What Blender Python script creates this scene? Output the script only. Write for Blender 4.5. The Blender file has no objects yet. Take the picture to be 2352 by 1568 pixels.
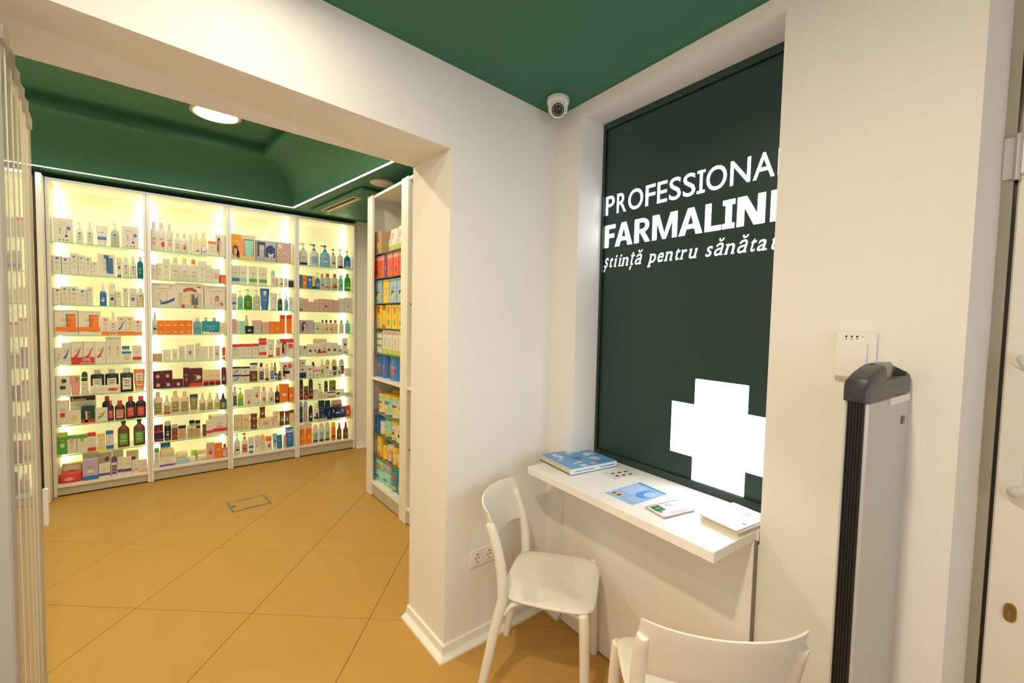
import bpy, bmesh, math, random
from mathutils import Vector, Matrix
random.seed(4)
SC = bpy.context.scene
COL = SC.collection
PI = math.pi

def lin(h):
    h = h.lstrip('#')
    o = []
    for i in (0, 2, 4):
        v = int(h[i:i + 2], 16) / 255
        o.append(v / 12.92 if v <= .04045 else ((v + .055) / 1.055) ** 2.4)
    return tuple(o)

# ------------------------------------------------------------------ camera, world, lamps, exposure
YAW, PITCH, ROLL = 0.8888, -0.0490, 0.0215
CAM_AT = (-1.5916, -1.6404, 1.5)
FOCAL_PX = 1012.4
cam_data = bpy.data.cameras.new('camera')
cam_data.sensor_fit = 'HORIZONTAL'
cam_data.sensor_width = 36.0
cam_data.lens = FOCAL_PX / 2352 * 36.0
cam_data.clip_start = .02
cam = bpy.data.objects.new('camera', cam_data)
COL.objects.link(cam)
_f = Vector((math.cos(YAW) * math.cos(PITCH), math.sin(YAW) * math.cos(PITCH), math.sin(PITCH)))
_r0 = Vector((math.sin(YAW), -math.cos(YAW), 0))
_u0 = _r0.cross(_f)
_r = _r0 * math.cos(ROLL) + _u0 * math.sin(ROLL)
_u = -_r0 * math.sin(ROLL) + _u0 * math.cos(ROLL)
cam.matrix_world = Matrix(((_r.x, _u.x, -_f.x, CAM_AT[0]), (_r.y, _u.y, -_f.y, CAM_AT[1]), (_r.z, _u.z, -_f.z, CAM_AT[2]), (0, 0, 0, 1)))
SC.camera = cam

W = bpy.data.worlds.new('daylight')
SC.world = W
W.use_nodes = True
W.node_tree.nodes['Background'].inputs[0].default_value = (.72, .84, 1.0, 1)
W.node_tree.nodes['Background'].inputs[1].default_value = 3.0

SC.view_settings.view_transform = 'Standard'
SC.view_settings.look = 'None'
SC.view_settings.gamma = 1.0
SC.view_settings.use_curve_mapping = False
SC.view_settings.exposure = 0.31
SC.cycles.max_bounces = 8
SC.cycles.diffuse_bounces = 5
SC.cycles.transparent_max_bounces = 24
SC.cycles.sample_clamp_indirect = 4.0

def disk_lamp(name, loc, size, watts, color):
    l = bpy.data.lights.new(name, 'AREA')
    l.shape = 'DISK'
    l.size = size
    l.energy = watts
    l.color = color
    o = bpy.data.objects.new(name, l)
    COL.objects.link(o)
    o.location = loc
    return o

WARM = (1.0, .83, .61)
SHOPC = (1.0, .81, .50)
VEST_LAMPS = [(-1.35, -.36), (-1.75, -1.25), (-2.2, -2.9)]  # last two are unseen, added to light the entrance
CEIL_Z = lambda x: 2.523 - .05 * x      # the entrance ceiling is slightly out of level
SHOP_LAMPS = [(-1.227, 2.225), (-2.45, 2.225), (-1.22, 1.19), (-2.45, 1.19)]
for (x, y), w in zip(VEST_LAMPS, (2.0, 25, 6)):
    disk_lamp('lamp_light', (x, y, CEIL_Z(x) - .03), .10, w, WARM)
for (x, y), w in zip(SHOP_LAMPS, (5, 5, 15, 14)):
    disk_lamp('lamp_light', (x, y, 2.90), .10, w, SHOPC)

# ------------------------------------------------------------------ materials
def principled(name, color, rough=.6, metal=0., spec=.5, emit=None, strength=0., coat=0.):
    m = bpy.data.materials.new(name)
    m.use_nodes = True
    b = m.node_tree.nodes['Principled BSDF']
    b.inputs['Base Color'].default_value = (*color, 1)
    b.inputs['Roughness'].default_value = rough
    b.inputs['Metallic'].default_value = metal
    b.inputs['Specular IOR Level'].default_value = spec
    b.inputs['Coat Weight'].default_value = coat
    if emit:
        b.inputs['Emission Color'].default_value = (*emit, 1)
        b.inputs['Emission Strength'].default_value = strength
    return m

def noisy(name, color, amount=.06, scale=6., rough=.7, bump=.0, spec=.3, fine=90.):
    m = principled(name, color, rough, spec=spec)
    nt = m.node_tree
    b = nt.nodes['Principled BSDF']
    tc = nt.nodes.new('ShaderNodeTexCoord')
    n = nt.nodes.new('ShaderNodeTexNoise')
    n.inputs['Scale'].default_value = scale
    n.inputs['Detail'].default_value = 5
    nt.links.new(tc.outputs['Object'], n.inputs['Vector'])
    mix = nt.nodes.new('ShaderNodeMix')
    mix.data_type = 'RGBA'
    mix.inputs[6].default_value = (*[c * (1 - amount) for c in color], 1)
    mix.inputs[7].default_value = (*[min(1, c * (1 + amount)) for c in color], 1)
    nt.links.new(n.outputs['Fac'], mix.inputs[0])
    nt.links.new(mix.outputs[2], b.inputs['Base Color'])
    if bump:
        n2 = nt.nodes.new('ShaderNodeTexNoise')
        n2.inputs['Scale'].default_value = fine
        nt.links.new(tc.outputs['Object'], n2.inputs['Vector'])
        bp = nt.nodes.new('ShaderNodeBump')
        bp.inputs['Strength'].default_value = bump
        bp.inputs['Distance'].default_value = .002
        nt.links.new(n2.outputs['Fac'], bp.inputs['Height'])
        nt.links.new(bp.outputs['Normal'], b.inputs['Normal'])
    return m

def attr_mat(name, rough, spec=.5, translucent=0., coat=0.):
    m = bpy.data.materials.new(name)
    m.use_nodes = True
    nt = m.node_tree
    b = nt.nodes['Principled BSDF']
    a = nt.nodes.new('ShaderNodeAttribute')
    a.attribute_name = 'Col'
    nt.links.new(a.outputs['Color'], b.inputs['Base Color'])
    b.inputs['Roughness'].default_value = rough
    b.inputs['Specular IOR Level'].default_value = spec
    b.inputs['Coat Weight'].default_value = coat
    if translucent:
        t = nt.nodes.new('ShaderNodeBsdfTranslucent')
        nt.links.new(a.outputs['Color'], t.inputs['Color'])
        mx = nt.nodes.new('ShaderNodeMixShader')
        mx.inputs[0].default_value = translucent
        nt.links.new(b.outputs[0], mx.inputs[1])
        nt.links.new(t.outputs[0], mx.inputs[2])
        nt.links.new(mx.outputs[0], nt.nodes['Material Output'].inputs['Surface'])
    return m

def see_through(name, color, fac, tint=(1, 1, 1), gloss=.08):
    """fac = share of opaque scattering; the rest lets light straight through"""
    m = bpy.data.materials.new(name)
    m.use_nodes = True
    nt = m.node_tree
    nt.nodes.remove(nt.nodes['Principled BSDF'])
    tr = nt.nodes.new('ShaderNodeBsdfTransparent')
    tr.inputs[0].default_value = (*tint, 1)
    d = nt.nodes.new('ShaderNodeBsdfDiffuse')
    d.inputs[0].default_value = (*color, 1)
    tl = nt.nodes.new('ShaderNodeBsdfTranslucent')
    tl.inputs[0].default_value = (*color, 1)
    dm = nt.nodes.new('ShaderNodeMixShader')
    dm.inputs[0].default_value = .4
    nt.links.new(d.outputs[0], dm.inputs[1])
    nt.links.new(tl.outputs[0], dm.inputs[2])
    m1 = nt.nodes.new('ShaderNodeMixShader')
    m1.inputs[0].default_value = fac
    nt.links.new(tr.outputs[0], m1.inputs[1])
    nt.links.new(dm.outputs[0], m1.inputs[2])
    g = nt.nodes.new('ShaderNodeBsdfGlossy')
    g.inputs['Roughness'].default_value = .05
    lw = nt.nodes.new('ShaderNodeFresnel')
    lw.inputs['IOR'].default_value = 1.45
    ml = nt.nodes.new('ShaderNodeMath')
    ml.operation = 'MULTIPLY'
    ml.inputs[1].default_value = gloss * 10
    nt.links.new(lw.outputs[0], ml.inputs[0])
    m2 = nt.nodes.new('ShaderNodeMixShader')
    nt.links.new(ml.outputs[0], m2.inputs[0])
    nt.links.new(m1.outputs[0], m2.inputs[1])
    nt.links.new(g.outputs[0], m2.inputs[2])
    nt.links.new(m2.outputs[0], nt.nodes['Material Output'].inputs['Surface'])
    return m

def glow(name, color, strength):
    m = bpy.data.materials.new(name)
    m.use_nodes = True
    nt = m.node_tree
    nt.nodes.remove(nt.nodes['Principled BSDF'])
    e = nt.nodes.new('ShaderNodeEmission')
    e.inputs[0].default_value = (*color, 1)
    e.inputs[1].default_value = strength
    nt.links.new(e.outputs[0], nt.nodes['Material Output'].inputs['Surface'])
    return m

M = {}
M['wall'] = noisy('wall_paint', (.80, .775, .74), .02, 2.5, .8, .12)
M['green'] = noisy('green_paint', (.044, .160, .098), .04, 2., .55, .05, spec=.25)
M['floor'] = noisy('floor_tile', (.50, .285, .070), .05, 3.5, .5, .05, spec=.3, fine=160)
M['grout'] = principled('floor_joint', (.22, .13, .04), .9)
M['trim'] = principled('white_trim', (.80, .77, .70), .45)
M['laminate'] = noisy('white_laminate', (.82, .79, .74), .01, 3, .35, spec=.4)
M['shelfwhite'] = principled('shelf_white', (.80, .77, .70), .4)
M['backpanel'] = principled('shelf_back', (.85, .80, .60), .5, coat=.5, emit=(1.0, .92, .46), strength=.24)  # added emission makes the panel glow beyond its strips
M['backpanel'].node_tree.nodes['Principled BSDF'].inputs['Coat Roughness'].default_value = .04
M['plinth'] = noisy('brushed_plinth', (.50, .46, .38), .05, 20, .4, spec=.4)
M['dark'] = principled('gap_shade', (.02, .018, .015), .9)  # near-black stands for the shade in gaps and slots
M['chair'] = noisy('chair_plastic', (.80, .76, .68), .01, 8, .42, .05, spec=.35, fine=300)
M['metal'] = principled('grey_metal', (.24, .22, .17), .5, .4)
M['brass'] = principled('brass', (.34, .20, .06), .4, .8)
M['glass'] = see_through('shelf_glass', (.8, 1, .85), .04, (.96, 1, .975), .06)
M['glassedge'] = see_through('glass_edge', (.42, .78, .55), .75, (.7, 1, .8), .02)
M['mesh'] = see_through('screen_mesh', (.70, .66, .56), .54, (1, 1, 1), .0)
M['pane'] = see_through('window_pane', (.9, .95, 1), .02, (1, 1, 1), .06)
M['sign'] = principled('sign_green', (.016, .034, .030), .35, spec=.35, emit=(.30, .62, .55), strength=.012)
M['signframe'] = principled('sign_frame', (.012, .022, .020), .4)
M['letter'] = glow('sign_letter', (.86, .94, 1.0), 4.0)
M['cross'] = glow('sign_cross', (.88, .95, 1.0), 5.2)
M['led'] = glow('led_strip', (.90, .96, 1.0), 20.0)
M['baylight'] = glow('bay_strip', (1.0, .94, .54), 17.0)
M['lampdisc'] = glow('lamp_diffuser', (1.0, .93, .78), 6.0)
M['beige'] = principled('beige_plastic', (.62, .50, .30), .5)
M['whiteplastic'] = principled('white_plastic', (.80, .77, .74), .35)
M['grey'] = principled('silver_grey', (.52, .50, .47), .35, .2)
M['darkgrey'] = principled('dark_grey', (.026, .025, .030), .32)
M['black'] = principled('black_plastic', (.012, .012, .012), .25)
M['paper'] = attr_mat('printed_paper', .35, .4)
M['carton'] = attr_mat('carton', .5, .35)
M['plastic'] = attr_mat('bottle_plastic', .28, .5)
M['clear'] = attr_mat('clear_bottle', .15, .5, .55)

# ------------------------------------------------------------------ geometry helpers
class MB:
    """collects faces (with a colour each) and links them as ONE mesh object"""
    def __init__(self):
        self.v, self.f, self.c = [], [], []

    def face(self, pts, col=(1, 1, 1)):
        i = len(self.v)
        self.v += [tuple(p) for p in pts]
        self.f.append(list(range(i, i + len(pts))))
        self.c.append(col)
        return self

    def box(self, a, b, col=(1, 1, 1)):
        x0, y0, z0 = a
        x1, y1, z1 = b
        i = len(self.v)
        self.v += [(x0, y0, z0), (x1, y0, z0), (x1, y1, z0), (x0, y1, z0), (x0, y0, z1), (x1, y0, z1), (x1, y1, z1), (x0, y1, z1)]
        for q in ((0, 3, 2, 1), (4, 5, 6, 7), (0, 1, 5, 4), (1, 2, 6, 5), (2, 3, 7, 6), (3, 0, 4, 7)):
            self.f.append([i + k for k in q])
            self.c.append(col)
        return self

    def bevel_box(self, a, b, r, col=(1, 1, 1)):
        x0, y0, z0 = a
        x1, y1, z1 = b
        rings = []
        for z, e in ((z0, r), (z0 + r, 0), (z1 - r, 0), (z1, r)):
            k = r
            rings.append([(x0 + e + k * (e == 0) , y0 + e, z), (x1 - e - k * (e == 0), y0 + e, z), (x1 - e, y0 + e + k * (e == 0), z), (x1 - e, y1 - e - k * (e == 0), z),
                          (x1 - e - k * (e == 0), y1 - e, z), (x0 + e + k * (e == 0), y1 - e, z), (x0 + e, y1 - e - k * (e == 0), z), (x0 + e, y0 + e + k * (e == 0), z)])
        self.rings(rings, col)
        return self

    def rings(self, rings, col=(1, 1, 1), caps=True, closed=True):
        i = len(self.v)
        n = len(rings[0])
        for r in rings:
            self.v += [tuple(p) for p in r]
        for k in range(len(rings) - 1):
            for j in range(n if closed else n - 1):
                j2 = (j + 1) % n
                self.f.append([i + k * n + j, i + k * n + j2, i + (k + 1) * n + j2, i + (k + 1) * n + j])
                self.c.append(col)
        if caps:
            self.f.append([i + j for j in reversed(range(n))])
            self.f.append([i + (len(rings) - 1) * n + j for j in range(n)])
            self.c += [col, col]
        return self

    def loft(self, prof, col=(1, 1, 1), n=16, off=(0, 0, 0), caps=True):
        """prof: (z, half width, half depth, exponent)"""
        R = []
        for z, a, b, e in prof:
            ring = []
            for j in range(n):
                t = 2 * PI * (j + .5) / n
                cx, sy = math.cos(t), math.sin(t)
                ring.append((off[0] + a * math.copysign(abs(cx) ** (2 / e), cx), off[1] + b * math.copysign(abs(sy) ** (2 / e), sy), off[2] + z))
            R.append(ring)
        return self.rings(R, col, caps)

    def tube(self, path, rad, col=(1, 1, 1), n=12, flat=1.0):
        path = [Vector(p) for p in path]
        if not isinstance(rad, (list, tuple)):
            rad = [rad] * len(path)
        R = []
        ref = None
        for k, p in enumerate(path):
            d = (path[min(k + 1, len(path) - 1)] - path[max(k - 1, 0)]).normalized()
            if ref is None:
                ref = Vector((1, 0, 0)) if abs(d.x) < .8 else Vector((0, 1, 0))
            s = (ref - d * ref.dot(d)).normalized()
            ref = s
            t = d.cross(s)
            R.append([p + (s * math.cos(2 * PI * j / n) + t * math.sin(2 * PI * j / n) * flat) * rad[k] for j in range(n)])
        return self.rings(R, col)

    def build(self, name, mat, parent=None, smooth=False, fix=True, auto=None):
        me = bpy.data.meshes.new(name)
        me.from_pydata([tuple(v) for v in self.v], [], self.f)
        at = me.attributes.new('Col', 'FLOAT_COLOR', 'CORNER')
        buf = []
        for p, c in zip(me.polygons, self.c):
            buf += [c[0], c[1], c[2], 1.0] * p.loop_total
        at.data.foreach_set('color', buf)
        if fix:
            bm = bmesh.new()
            bm.from_mesh(me)
            bmesh.ops.recalc_face_normals(bm, faces=bm.faces)
            bm.to_mesh(me)
            bm.free()
        if smooth:
            me.shade_smooth()
            try:
                me.set_sharp_from_angle(angle=math.radians(auto or 40))
            except Exception:
                pass
        me.materials.append(mat)
        o = bpy.data.objects.new(name, me)
        COL.objects.link(o)
        if parent:
            o.parent = parent
        return o

def tag(o, label, cat, group=None):
    o['label'] = label
    o['category'] = cat
    if group:
        o['group'] = group
    return o

def struct(o):
    o['kind'] = 'structure'
    return o

def thing(name, label, cat, loc=(0, 0, 0), rotz=0., group=None):
    o = bpy.data.objects.new(name, None)
    o.empty_display_size = .05
    COL.objects.link(o)
    o.location = loc
    o.rotation_euler = (0, 0, rotz)
    return tag(o, label, cat, group)

_glyphs = {}
def glyph_mesh(text, shear=0., offset=0.):
    """flat outline of a short text: vertices, polygons, advance width"""
    k = (text, shear, offset)
    if k not in _glyphs:
        cu = bpy.data.curves.new('text', 'FONT')
        cu.body = text
        cu.size = 1.0
        cu.shear = shear
        cu.offset = offset
        cu.resolution_u = 4
        o = bpy.data.objects.new('text', cu)
        COL.objects.link(o)
        bpy.context.view_layer.update()
        dg = bpy.context.evaluated_depsgraph_get()
        me = bpy.data.meshes.new_from_object(o.evaluated_get(dg))
        vs = [tuple(v.co) for v in me.vertices]
        fs = [list(p.vertices) for p in me.polygons]
        bpy.data.objects.remove(o)
        bpy.data.curves.remove(cu)
        bpy.data.meshes.remove(me)
        xs = [v[0] for v in vs] or [0]
        ys = [v[1] for v in vs] or [0]
        _glyphs[k] = (vs, fs, (min(xs), max(xs), min(ys), max(ys)))
    return _glyphs[k]

WB = -0.0633                      # the right wall is not quite square to the front wall
CB, SB = math.cos(WB), math.sin(WB)
def LB(x, y, z=0.):
    return (x * CB - y * SB, x * SB + y * CB, z)
def localB(o):
    o.rotation_euler = (0, 0, WB)
    return o

# ------------------------------------------------------------------ the setting
H_CEIL = 2.5235
P_X, WALL_T, Z_LINTEL = -.6125, .348, 2.2166
SHOP_Z = 2.56

fl = MB().box((-3.4, -3.5, -.05), (1.2, 4.0, -.004)).build('floor', M['grout'])
struct(fl)
TL, TA = .5984, -.7144
ca, sa = math.cos(TA), math.sin(TA)
tile_mesh = None
for i in range(-9, 10):
    for j in range(-9, 10):
        cx = -1.6853 + (i + .5) * TL * ca - (j + .5) * TL * sa
        cy = 1.2207 + (i + .5) * TL * sa + (j + .5) * TL * ca
        if not (-3.2 < cx < .75 and -3.2 < cy < 3.75):
            continue
        if tile_mesh is None:
            h = TL / 2 - .0012
            t = MB().bevel_box((-h, -h, -.02), (h, h, 0), .0012).build('tile', M['floor'], fl)
            tile_mesh = t.data
        else:
            t = bpy.data.objects.new('tile', tile_mesh)
            COL.objects.link(t)
            t.parent = fl
        t.location = (cx, cy, 0)
        t.rotation_euler = (0, 0, TA + (i * 7 + j * 3) % 4 * PI / 2)

# front wall with the wide opening (pillar and lintel in one)
m = MB()
m.box((P_X, 0, 0), (.42, WALL_T, 3.05))
xl = -3.4
zn, zf = Z_LINTEL + .0545 * (P_X - xl), Z_LINTEL + .006 + .025 * (P_X - xl)     # underside slightly out of level
m.rings([[(xl, 0, zn), (xl, WALL_T, zf), (xl, WALL_T, 3.05), (xl, 0, 3.05)], [(P_X, 0, Z_LINTEL - .002), (P_X, WALL_T, Z_LINTEL + .006), (P_X, WALL_T, 3.05), (P_X, 0, 3.05)]])
m.box((-3.4, 0, 0), (-1.955, WALL_T, Z_LINTEL + .15))
struct(m.build('wall_front', M['wall']))

# right wall with the sign recess and the door opening
D0, D1 = -1.51, -2.75
S0, S1, SZ0, SZ1, SD = -.178, -1.069, .828, 2.468, .162
m = MB()
T = .42
m.box((0, S0, 0), (T, .0, 2.78))
m.box((0, S1, SZ1), (T, S0, 2.78))
m.box((0, S1, 0), (T, S0, SZ0 - .045))
m.box((SD + .03, S1, SZ0 - .045), (T, S0, SZ1))
m.box((0, D0, 0), (T, S1, 2.78))
m.box((0, D1, 2.46), (T, D0, 2.78))
m.box((0, -3.6, 0), (T, D1, 2.78))
struct(localB(m.build('wall_right', M['wall'])))

# back and left walls of the entrance, with an unseen window added for cool fill daylight
m = MB()
m.box((-3.4, -3.5, 0), (-2.3, -3.3, 2.78)).box((-.7, -3.5, 0), (.3, -3.3, 2.78)).box((-2.3, -3.5, 0), (-.7, -3.3, .85)).box((-2.3, -3.5, 2.35), (-.7, -3.3, 2.78))
struct(m.build('wall_back', M['wall']))
struct(MB().box((-2.75, -3.3, 0), (-2.6, 0, 2.78)).build('wall_left', M['wall']))
m = MB()
for a, b in (((-2.3, -3.43, .85), (-2.24, -3.37, 2.35)), ((-.76, -3.43, .85), (-.7, -3.37, 2.35)), ((-2.24, -3.43, .85), (-.76, -3.37, .91)), ((-2.24, -3.43, 2.29), (-.76, -3.37, 2.35)), ((-1.53, -3.43, .91), (-1.47, -3.37, 2.29))):
    m.box(a, b)
wn = struct(m.build('added_window_1', M['trim']))
MB().box((-2.24, -3.405, .91), (-1.53, -3.397, 2.29)).build('pane', M['pane'], wn)
MB().box((-1.47, -3.405, .91), (-.76, -3.397, 2.29)).build('pane', M['pane'], wn)

# entrance ceiling
za_, zb_ = CEIL_Z(-2.75), CEIL_Z(.4)
struct(MB().rings([[(-2.75, -3.5, za_), (-2.75, 0, za_), (-2.75, 0, za_ + .1), (-2.75, -3.5, za_ + .1)], [(.4, -3.5, zb_), (.4, 0, zb_), (.4, 0, zb_ + .1), (.4, -3.5, zb_ + .1)]]).build('ceiling', M['green']))

# shop walls
m = MB()
m.box((.175, 3.335, 0), (1.0, 3.9, 3.05)).box((-3.4, 3.70, 0), (.175, 3.9, 3.05))
struct(m.build('wall_shop_back', M['wall']))
struct(MB().box((.36, WALL_T, 0), (.5, 3.335, 3.05)).build('wall_shop_right', M['wall']))
struct(MB().box((-3.4, WALL_T, 0), (-3.25, 3.7, 3.05)).build('wall_shop_left', M['wall']))

# shop ceiling: flat margin, quarter round cove, step and raised field
O4 = [(-3.05, .62), (-.268, .62), (-.530, 3.134), (-3.05, 3.118)]
I4 = [(-2.75, 1.05), (-.697, 1.05), (-.849, 2.692), (-2.75, 2.692)]
Z1, Z2 = 2.85, 2.935
m = MB()
EX = [(-3.4, WALL_T), (.5, WALL_T), (.5, 3.75), (-3.4, 3.75)]
for k in range(4):
    a, b = k, (k + 1) % 4
    m.face([(*EX[a], SHOP_Z), (*EX[b], SHOP_Z), (*O4[b], SHOP_Z), (*O4[a], SHOP_Z)])
    N = 14
    for q in range(N):
        P = []
        for th in (q / N * PI / 2, (q + 1) / N * PI / 2):
            w_, z_ = 1 - math.cos(th), SHOP_Z + (Z1 - SHOP_Z) * math.sin(th)
            P.append([(O4[i][0] + (I4[i][0] - O4[i][0]) * w_, O4[i][1] + (I4[i][1] - O4[i][1]) * w_, z_) for i in (a, b)])
        m.face([P[0][0], P[0][1], P[1][1], P[1][0]])
    m.face([(*I4[a], Z1), (*I4[b], Z1), (*I4[b], Z2), (*I4[a], Z2)])
m.face([(*p, Z2) for p in I4])
m.box((-3.4, WALL_T, 3.0), (.5, 3.75, 3.05))
cs = struct(m.build('ceiling_shop', M['green'], fix=False))
cs.data.shade_smooth()
cs.data.set_sharp_from_angle(angle=math.radians(25))

# skirtings: a low board with a sloping shoe
def skirting(name, pts, closed=False, rot=None):
    """pts: wall line; the board lies to the room side (right-hand normal)"""
    prof = [(0, 0), (.042, 0), (.040, .008), (.016, .020), (.012, .052), (0, .055)]
    n = len(pts)
    R = []
    for k in range(n):
        p = Vector((*pts[k], 0))
        dirs = []
        if k > 0:
            dirs.append((Vector((*pts[k], 0)) - Vector((*pts[k - 1], 0))).normalized())
        if k < n - 1:
            dirs.append((Vector((*pts[k + 1], 0)) - Vector((*pts[k], 0))).normalized())
        ns = [Vector((d.y, -d.x, 0)) for d in dirs]
        nn = sum(ns, Vector()).normalized()
        sc = 1 / max(.3, nn.dot(ns[0]))
        R.append([p + nn * sc * e + Vector((0, 0, z)) for e, z in prof])
    o = MB().rings(R, closed=True).build(name, M['trim'])
    if rot is not None:
        o.rotation_euler = (0, 0, rot)
    return struct(o)
skirting('baseboard_front', [(P_X, WALL_T), (P_X, 0), (-.002, 0)])
skirting('baseboard_right', [(0, 0), (0, S0 + .035)], rot=WB)
skirting('baseboard_shop_back', [(.175, 3.335), (.36, 3.335)])

# entrance door at the right edge
d = MB()
d.box((.30, D0 - .022, 0), (.36, D0, 2.44)).box((.30, D1, 0), (.36, D1 + .03, 2.44)).box((.30, D1, 2.42), (.36, D0, 2.46))
door = struct(localB(d.build('door_1', M['beige'])))
door.data.materials.clear()
door.data.materials.append(principled('door_frame_paint', (.50, .46, .36), .45))
MB().box((.315, D0 - .030, .01), (.36, D0 - .022, 2.42)).build('gasket', M['black'], door)
MB().bevel_box((.305, D1 + .035, .012), (.365, D0 - .030, 2.415), .004).build('door_leaf', M['trim'], door)
m = MB()
for z0, z1 in ((1.07, 1.425),):
    y = D0 - .068
    m.tube([(.305, y, z0), (.275, y, z0), (.255, y - .01, z0 + .01), (.245, y - .03, z0 + .03), (.245, y - .03, z1 - .03), (.255, y - .01, z1 - .01), (.275, y, z1), (.305, y, z1)], .014, n=14)
    for z in (z0, z1):
        m.tube([(.3049, y, z), (.298, y, z)], .026, n=18)
m.build('pull_handle', M['whiteplastic'], door, smooth=True)
lk = MB().loft([(0, .017, .030, 2.6), (.006, .016, .029, 2.6)], n=20).build('lock_plate', M['brass'], door, smooth=True)
lk.rotation_euler = (0, -PI / 2, 0)
lk.location = (.305, D0 - .075, .735)
lk.scale = (1.5, .42, 1)
k2 = MB().loft([(0, .008, .008, 2), (.004, .008, .008, 2)], n=14).box((-.0015, -.005, .004), (.0015, .005, .0046)).build('key_cylinder', M['metal'], lk)
k2.location = (0, 0, .006)
hg = MB().bevel_box((.288, D0 - .024, 1.905), (.302, D0 + .000, 2.015), .003).bevel_box((.292, D0 - .062, 1.915), (.306, D0 - .032, 2.005), .003).build('hinge', M['whiteplastic'], door)
MB().tube([(.288, D0 - .028, 1.90), (.288, D0 - .028, 2.02)], .007).build('hinge_pin', M['grey'], hg, smooth=True)

# ------------------------------------------------------------------ lit sign in the recess
sg = thing('light_sign', 'backlit dark green panel with white lettering and cross in the wall recess', 'sign', LB(SD, (S0 + S1) / 2, SZ0), WB)
oy = (S0 + S1) / 2
def sgp(mb, name, mat, parent=sg, **k):
    mb.v = [(x - SD, y - oy, z - SZ0) for x, y, z in mb.v]
    return mb.build(name, mat, parent, **k)
fw = .028                         # the rails are wider than the stiles
fs = .013
x0 = SD - .004
sgp(MB().box((SD + .004, S1 + .002, SZ0 + .004), (SD + .028, S0 - .002, SZ1 - .002)), 'panel', M['sign'])
m = MB()
m.box((SD - .010, S0 - .002 - fs, SZ0 + .002), (SD + .004, S0 - .002, SZ1 - .001)).box((SD - .010, S1 + .002, SZ0 + .002), (SD + .004, S1 + .002 + fs, SZ1 - .001))
m.box((SD - .010, S1 + .002 + fs, SZ0 + .002), (SD + .004, S0 - .002 - fs, SZ0 + .002 + fw)).box((SD - .010, S1 + .002 + fs, SZ1 - .001 - fw), (SD + .004, S0 - .002 - fs, SZ1 - .001))
sgp(m, 'frame', M['sign'])
m = MB()
g0, g1 = fw + .002, fw + .0055
ya_, yb_, zc0, zc1 = S1 + .002 + fs, S0 - .002 - fs, SZ0 + g0, SZ1 + .001 - g0
w_ = .0022
m.box((SD - .004, ya_, zc0), (SD + .0039, ya_ + w_, zc1)).box((SD - .004, yb_ - w_, zc0), (SD + .0039, yb_, zc1)).box((SD - .004, ya_ + w_, zc0), (SD + .0039, yb_ - w_, zc0 + w_)).box((SD - .004, ya_ + w_, zc1 - w_), (SD + .0039, yb_ - w_, zc1))
sgp(m, 'gap_shade_strip', M['black'])  # black strips paint the shade of a gap inside the frame
def stroke_poly(mb, pts, x):
    mb.face([(x, p[0], p[1]) for p in pts])
LX = SD + .0028
def letter(ch, y0, y1, zb, zt, fat, mat='letter', shear=0., serif=False):
    vs, fs, (a, b, c, d_) = glyph_mesh(ch, shear, fat)
    mb = MB()
    sx = (y1 - y0) / (b - a)
    cap0, cap1 = (c, d_)
    sz = (zt - zb) / (cap1 - cap0)
    for f in fs:
        mb.face([(LX, y0 + (vs[i][0] - a) * sx, zb + (vs[i][1] - cap0) * sz) for i in f])
    return sgp(mb, 'letter', M[mat], fix=False)
def serif_i(y0, y1, zb, zt, st, bar):
    mb = MB()
    ym = (y0 + y1) / 2
    s = -1
    mb.face([(LX, ym - st / 2, zb), (LX, ym + st / 2, zb), (LX, ym + st / 2, zt), (LX, ym - st / 2, zt)])
    for a, b in ((zb, zb + bar), (zt - bar, zt)):
        for q0, q1 in ((y0, ym + st / 2), (ym - st / 2, y1)):
            mb.face([(LX, q0, a), (LX, q1, a), (LX, q1, b), (LX, q0, b)])
    return sgp(mb, 'letter', M['letter'], fix=False)
def quad_letter(ch, y0, y1, zb, zt):
    mb = MB()
    def q(*pts):
        mb.face([(LX, y0 + (y1 - y0) * u, zb + (zt - zb) * v) for u, v in pts])
    def bar(a, b, c, d):
        q((a, c), (b, c), (b, d), (a, d))
    if ch in 'FEL':
        bar(0, .38, 0, 1)
        if ch in 'FE':
            bar(.38, 1, .82, 1)
            bar(.38, .90, .42, .60)
        if ch in 'EL':
            bar(.38, 1, 0, .18)
    elif ch == 'N':
        bar(0, .27, 0, 1)
        bar(.73, 1, 0, 1)
        q((.27, 1), (.27, .62), (.62, 0), (.73, 0), (.73, .36), (.34, 1))
    elif ch == 'M':
        bar(0, .19, 0, 1)
        bar(.81, 1, 0, 1)
        q((.19, 1), (.19, .66), (.43, 0), (.57, 0), (.27, 1))
        q((.81, 1), (.73, 1), (.50, .22), (.57, 0), (.81, .66))
    elif ch == 'A':
        q((0, 0), (.27, 0), (.57, 1), (.37, 1))
        q((.73, 0), (1, 0), (.63, 1), (.43, 1))
        bar(.24, .76, .22, .39)
    elif ch == 'R':
        bar(0, .30, 0, 1)
        bar(.30, .48, .84, 1)
        bar(.30, .48, .40, .56)
        N = 10
        for k in range(N):
            a, b = -PI / 2 + PI * k / N, -PI / 2 + PI * (k + 1) / N
            q((.48 + .20 * math.cos(a), .70 + .14 * math.sin(a)), (.48 + .44 * math.cos(a), .70 + .30 * math.sin(a)), (.48 + .44 * math.cos(b), .70 + .30 * math.sin(b)), (.48 + .20 * math.cos(b), .70 + .14 * math.sin(b)))
        q((.36, .42), (.64, .44), (1, 0), (.70, 0))
    return sgp(mb, 'letter', M['letter'], fix=False)
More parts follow.
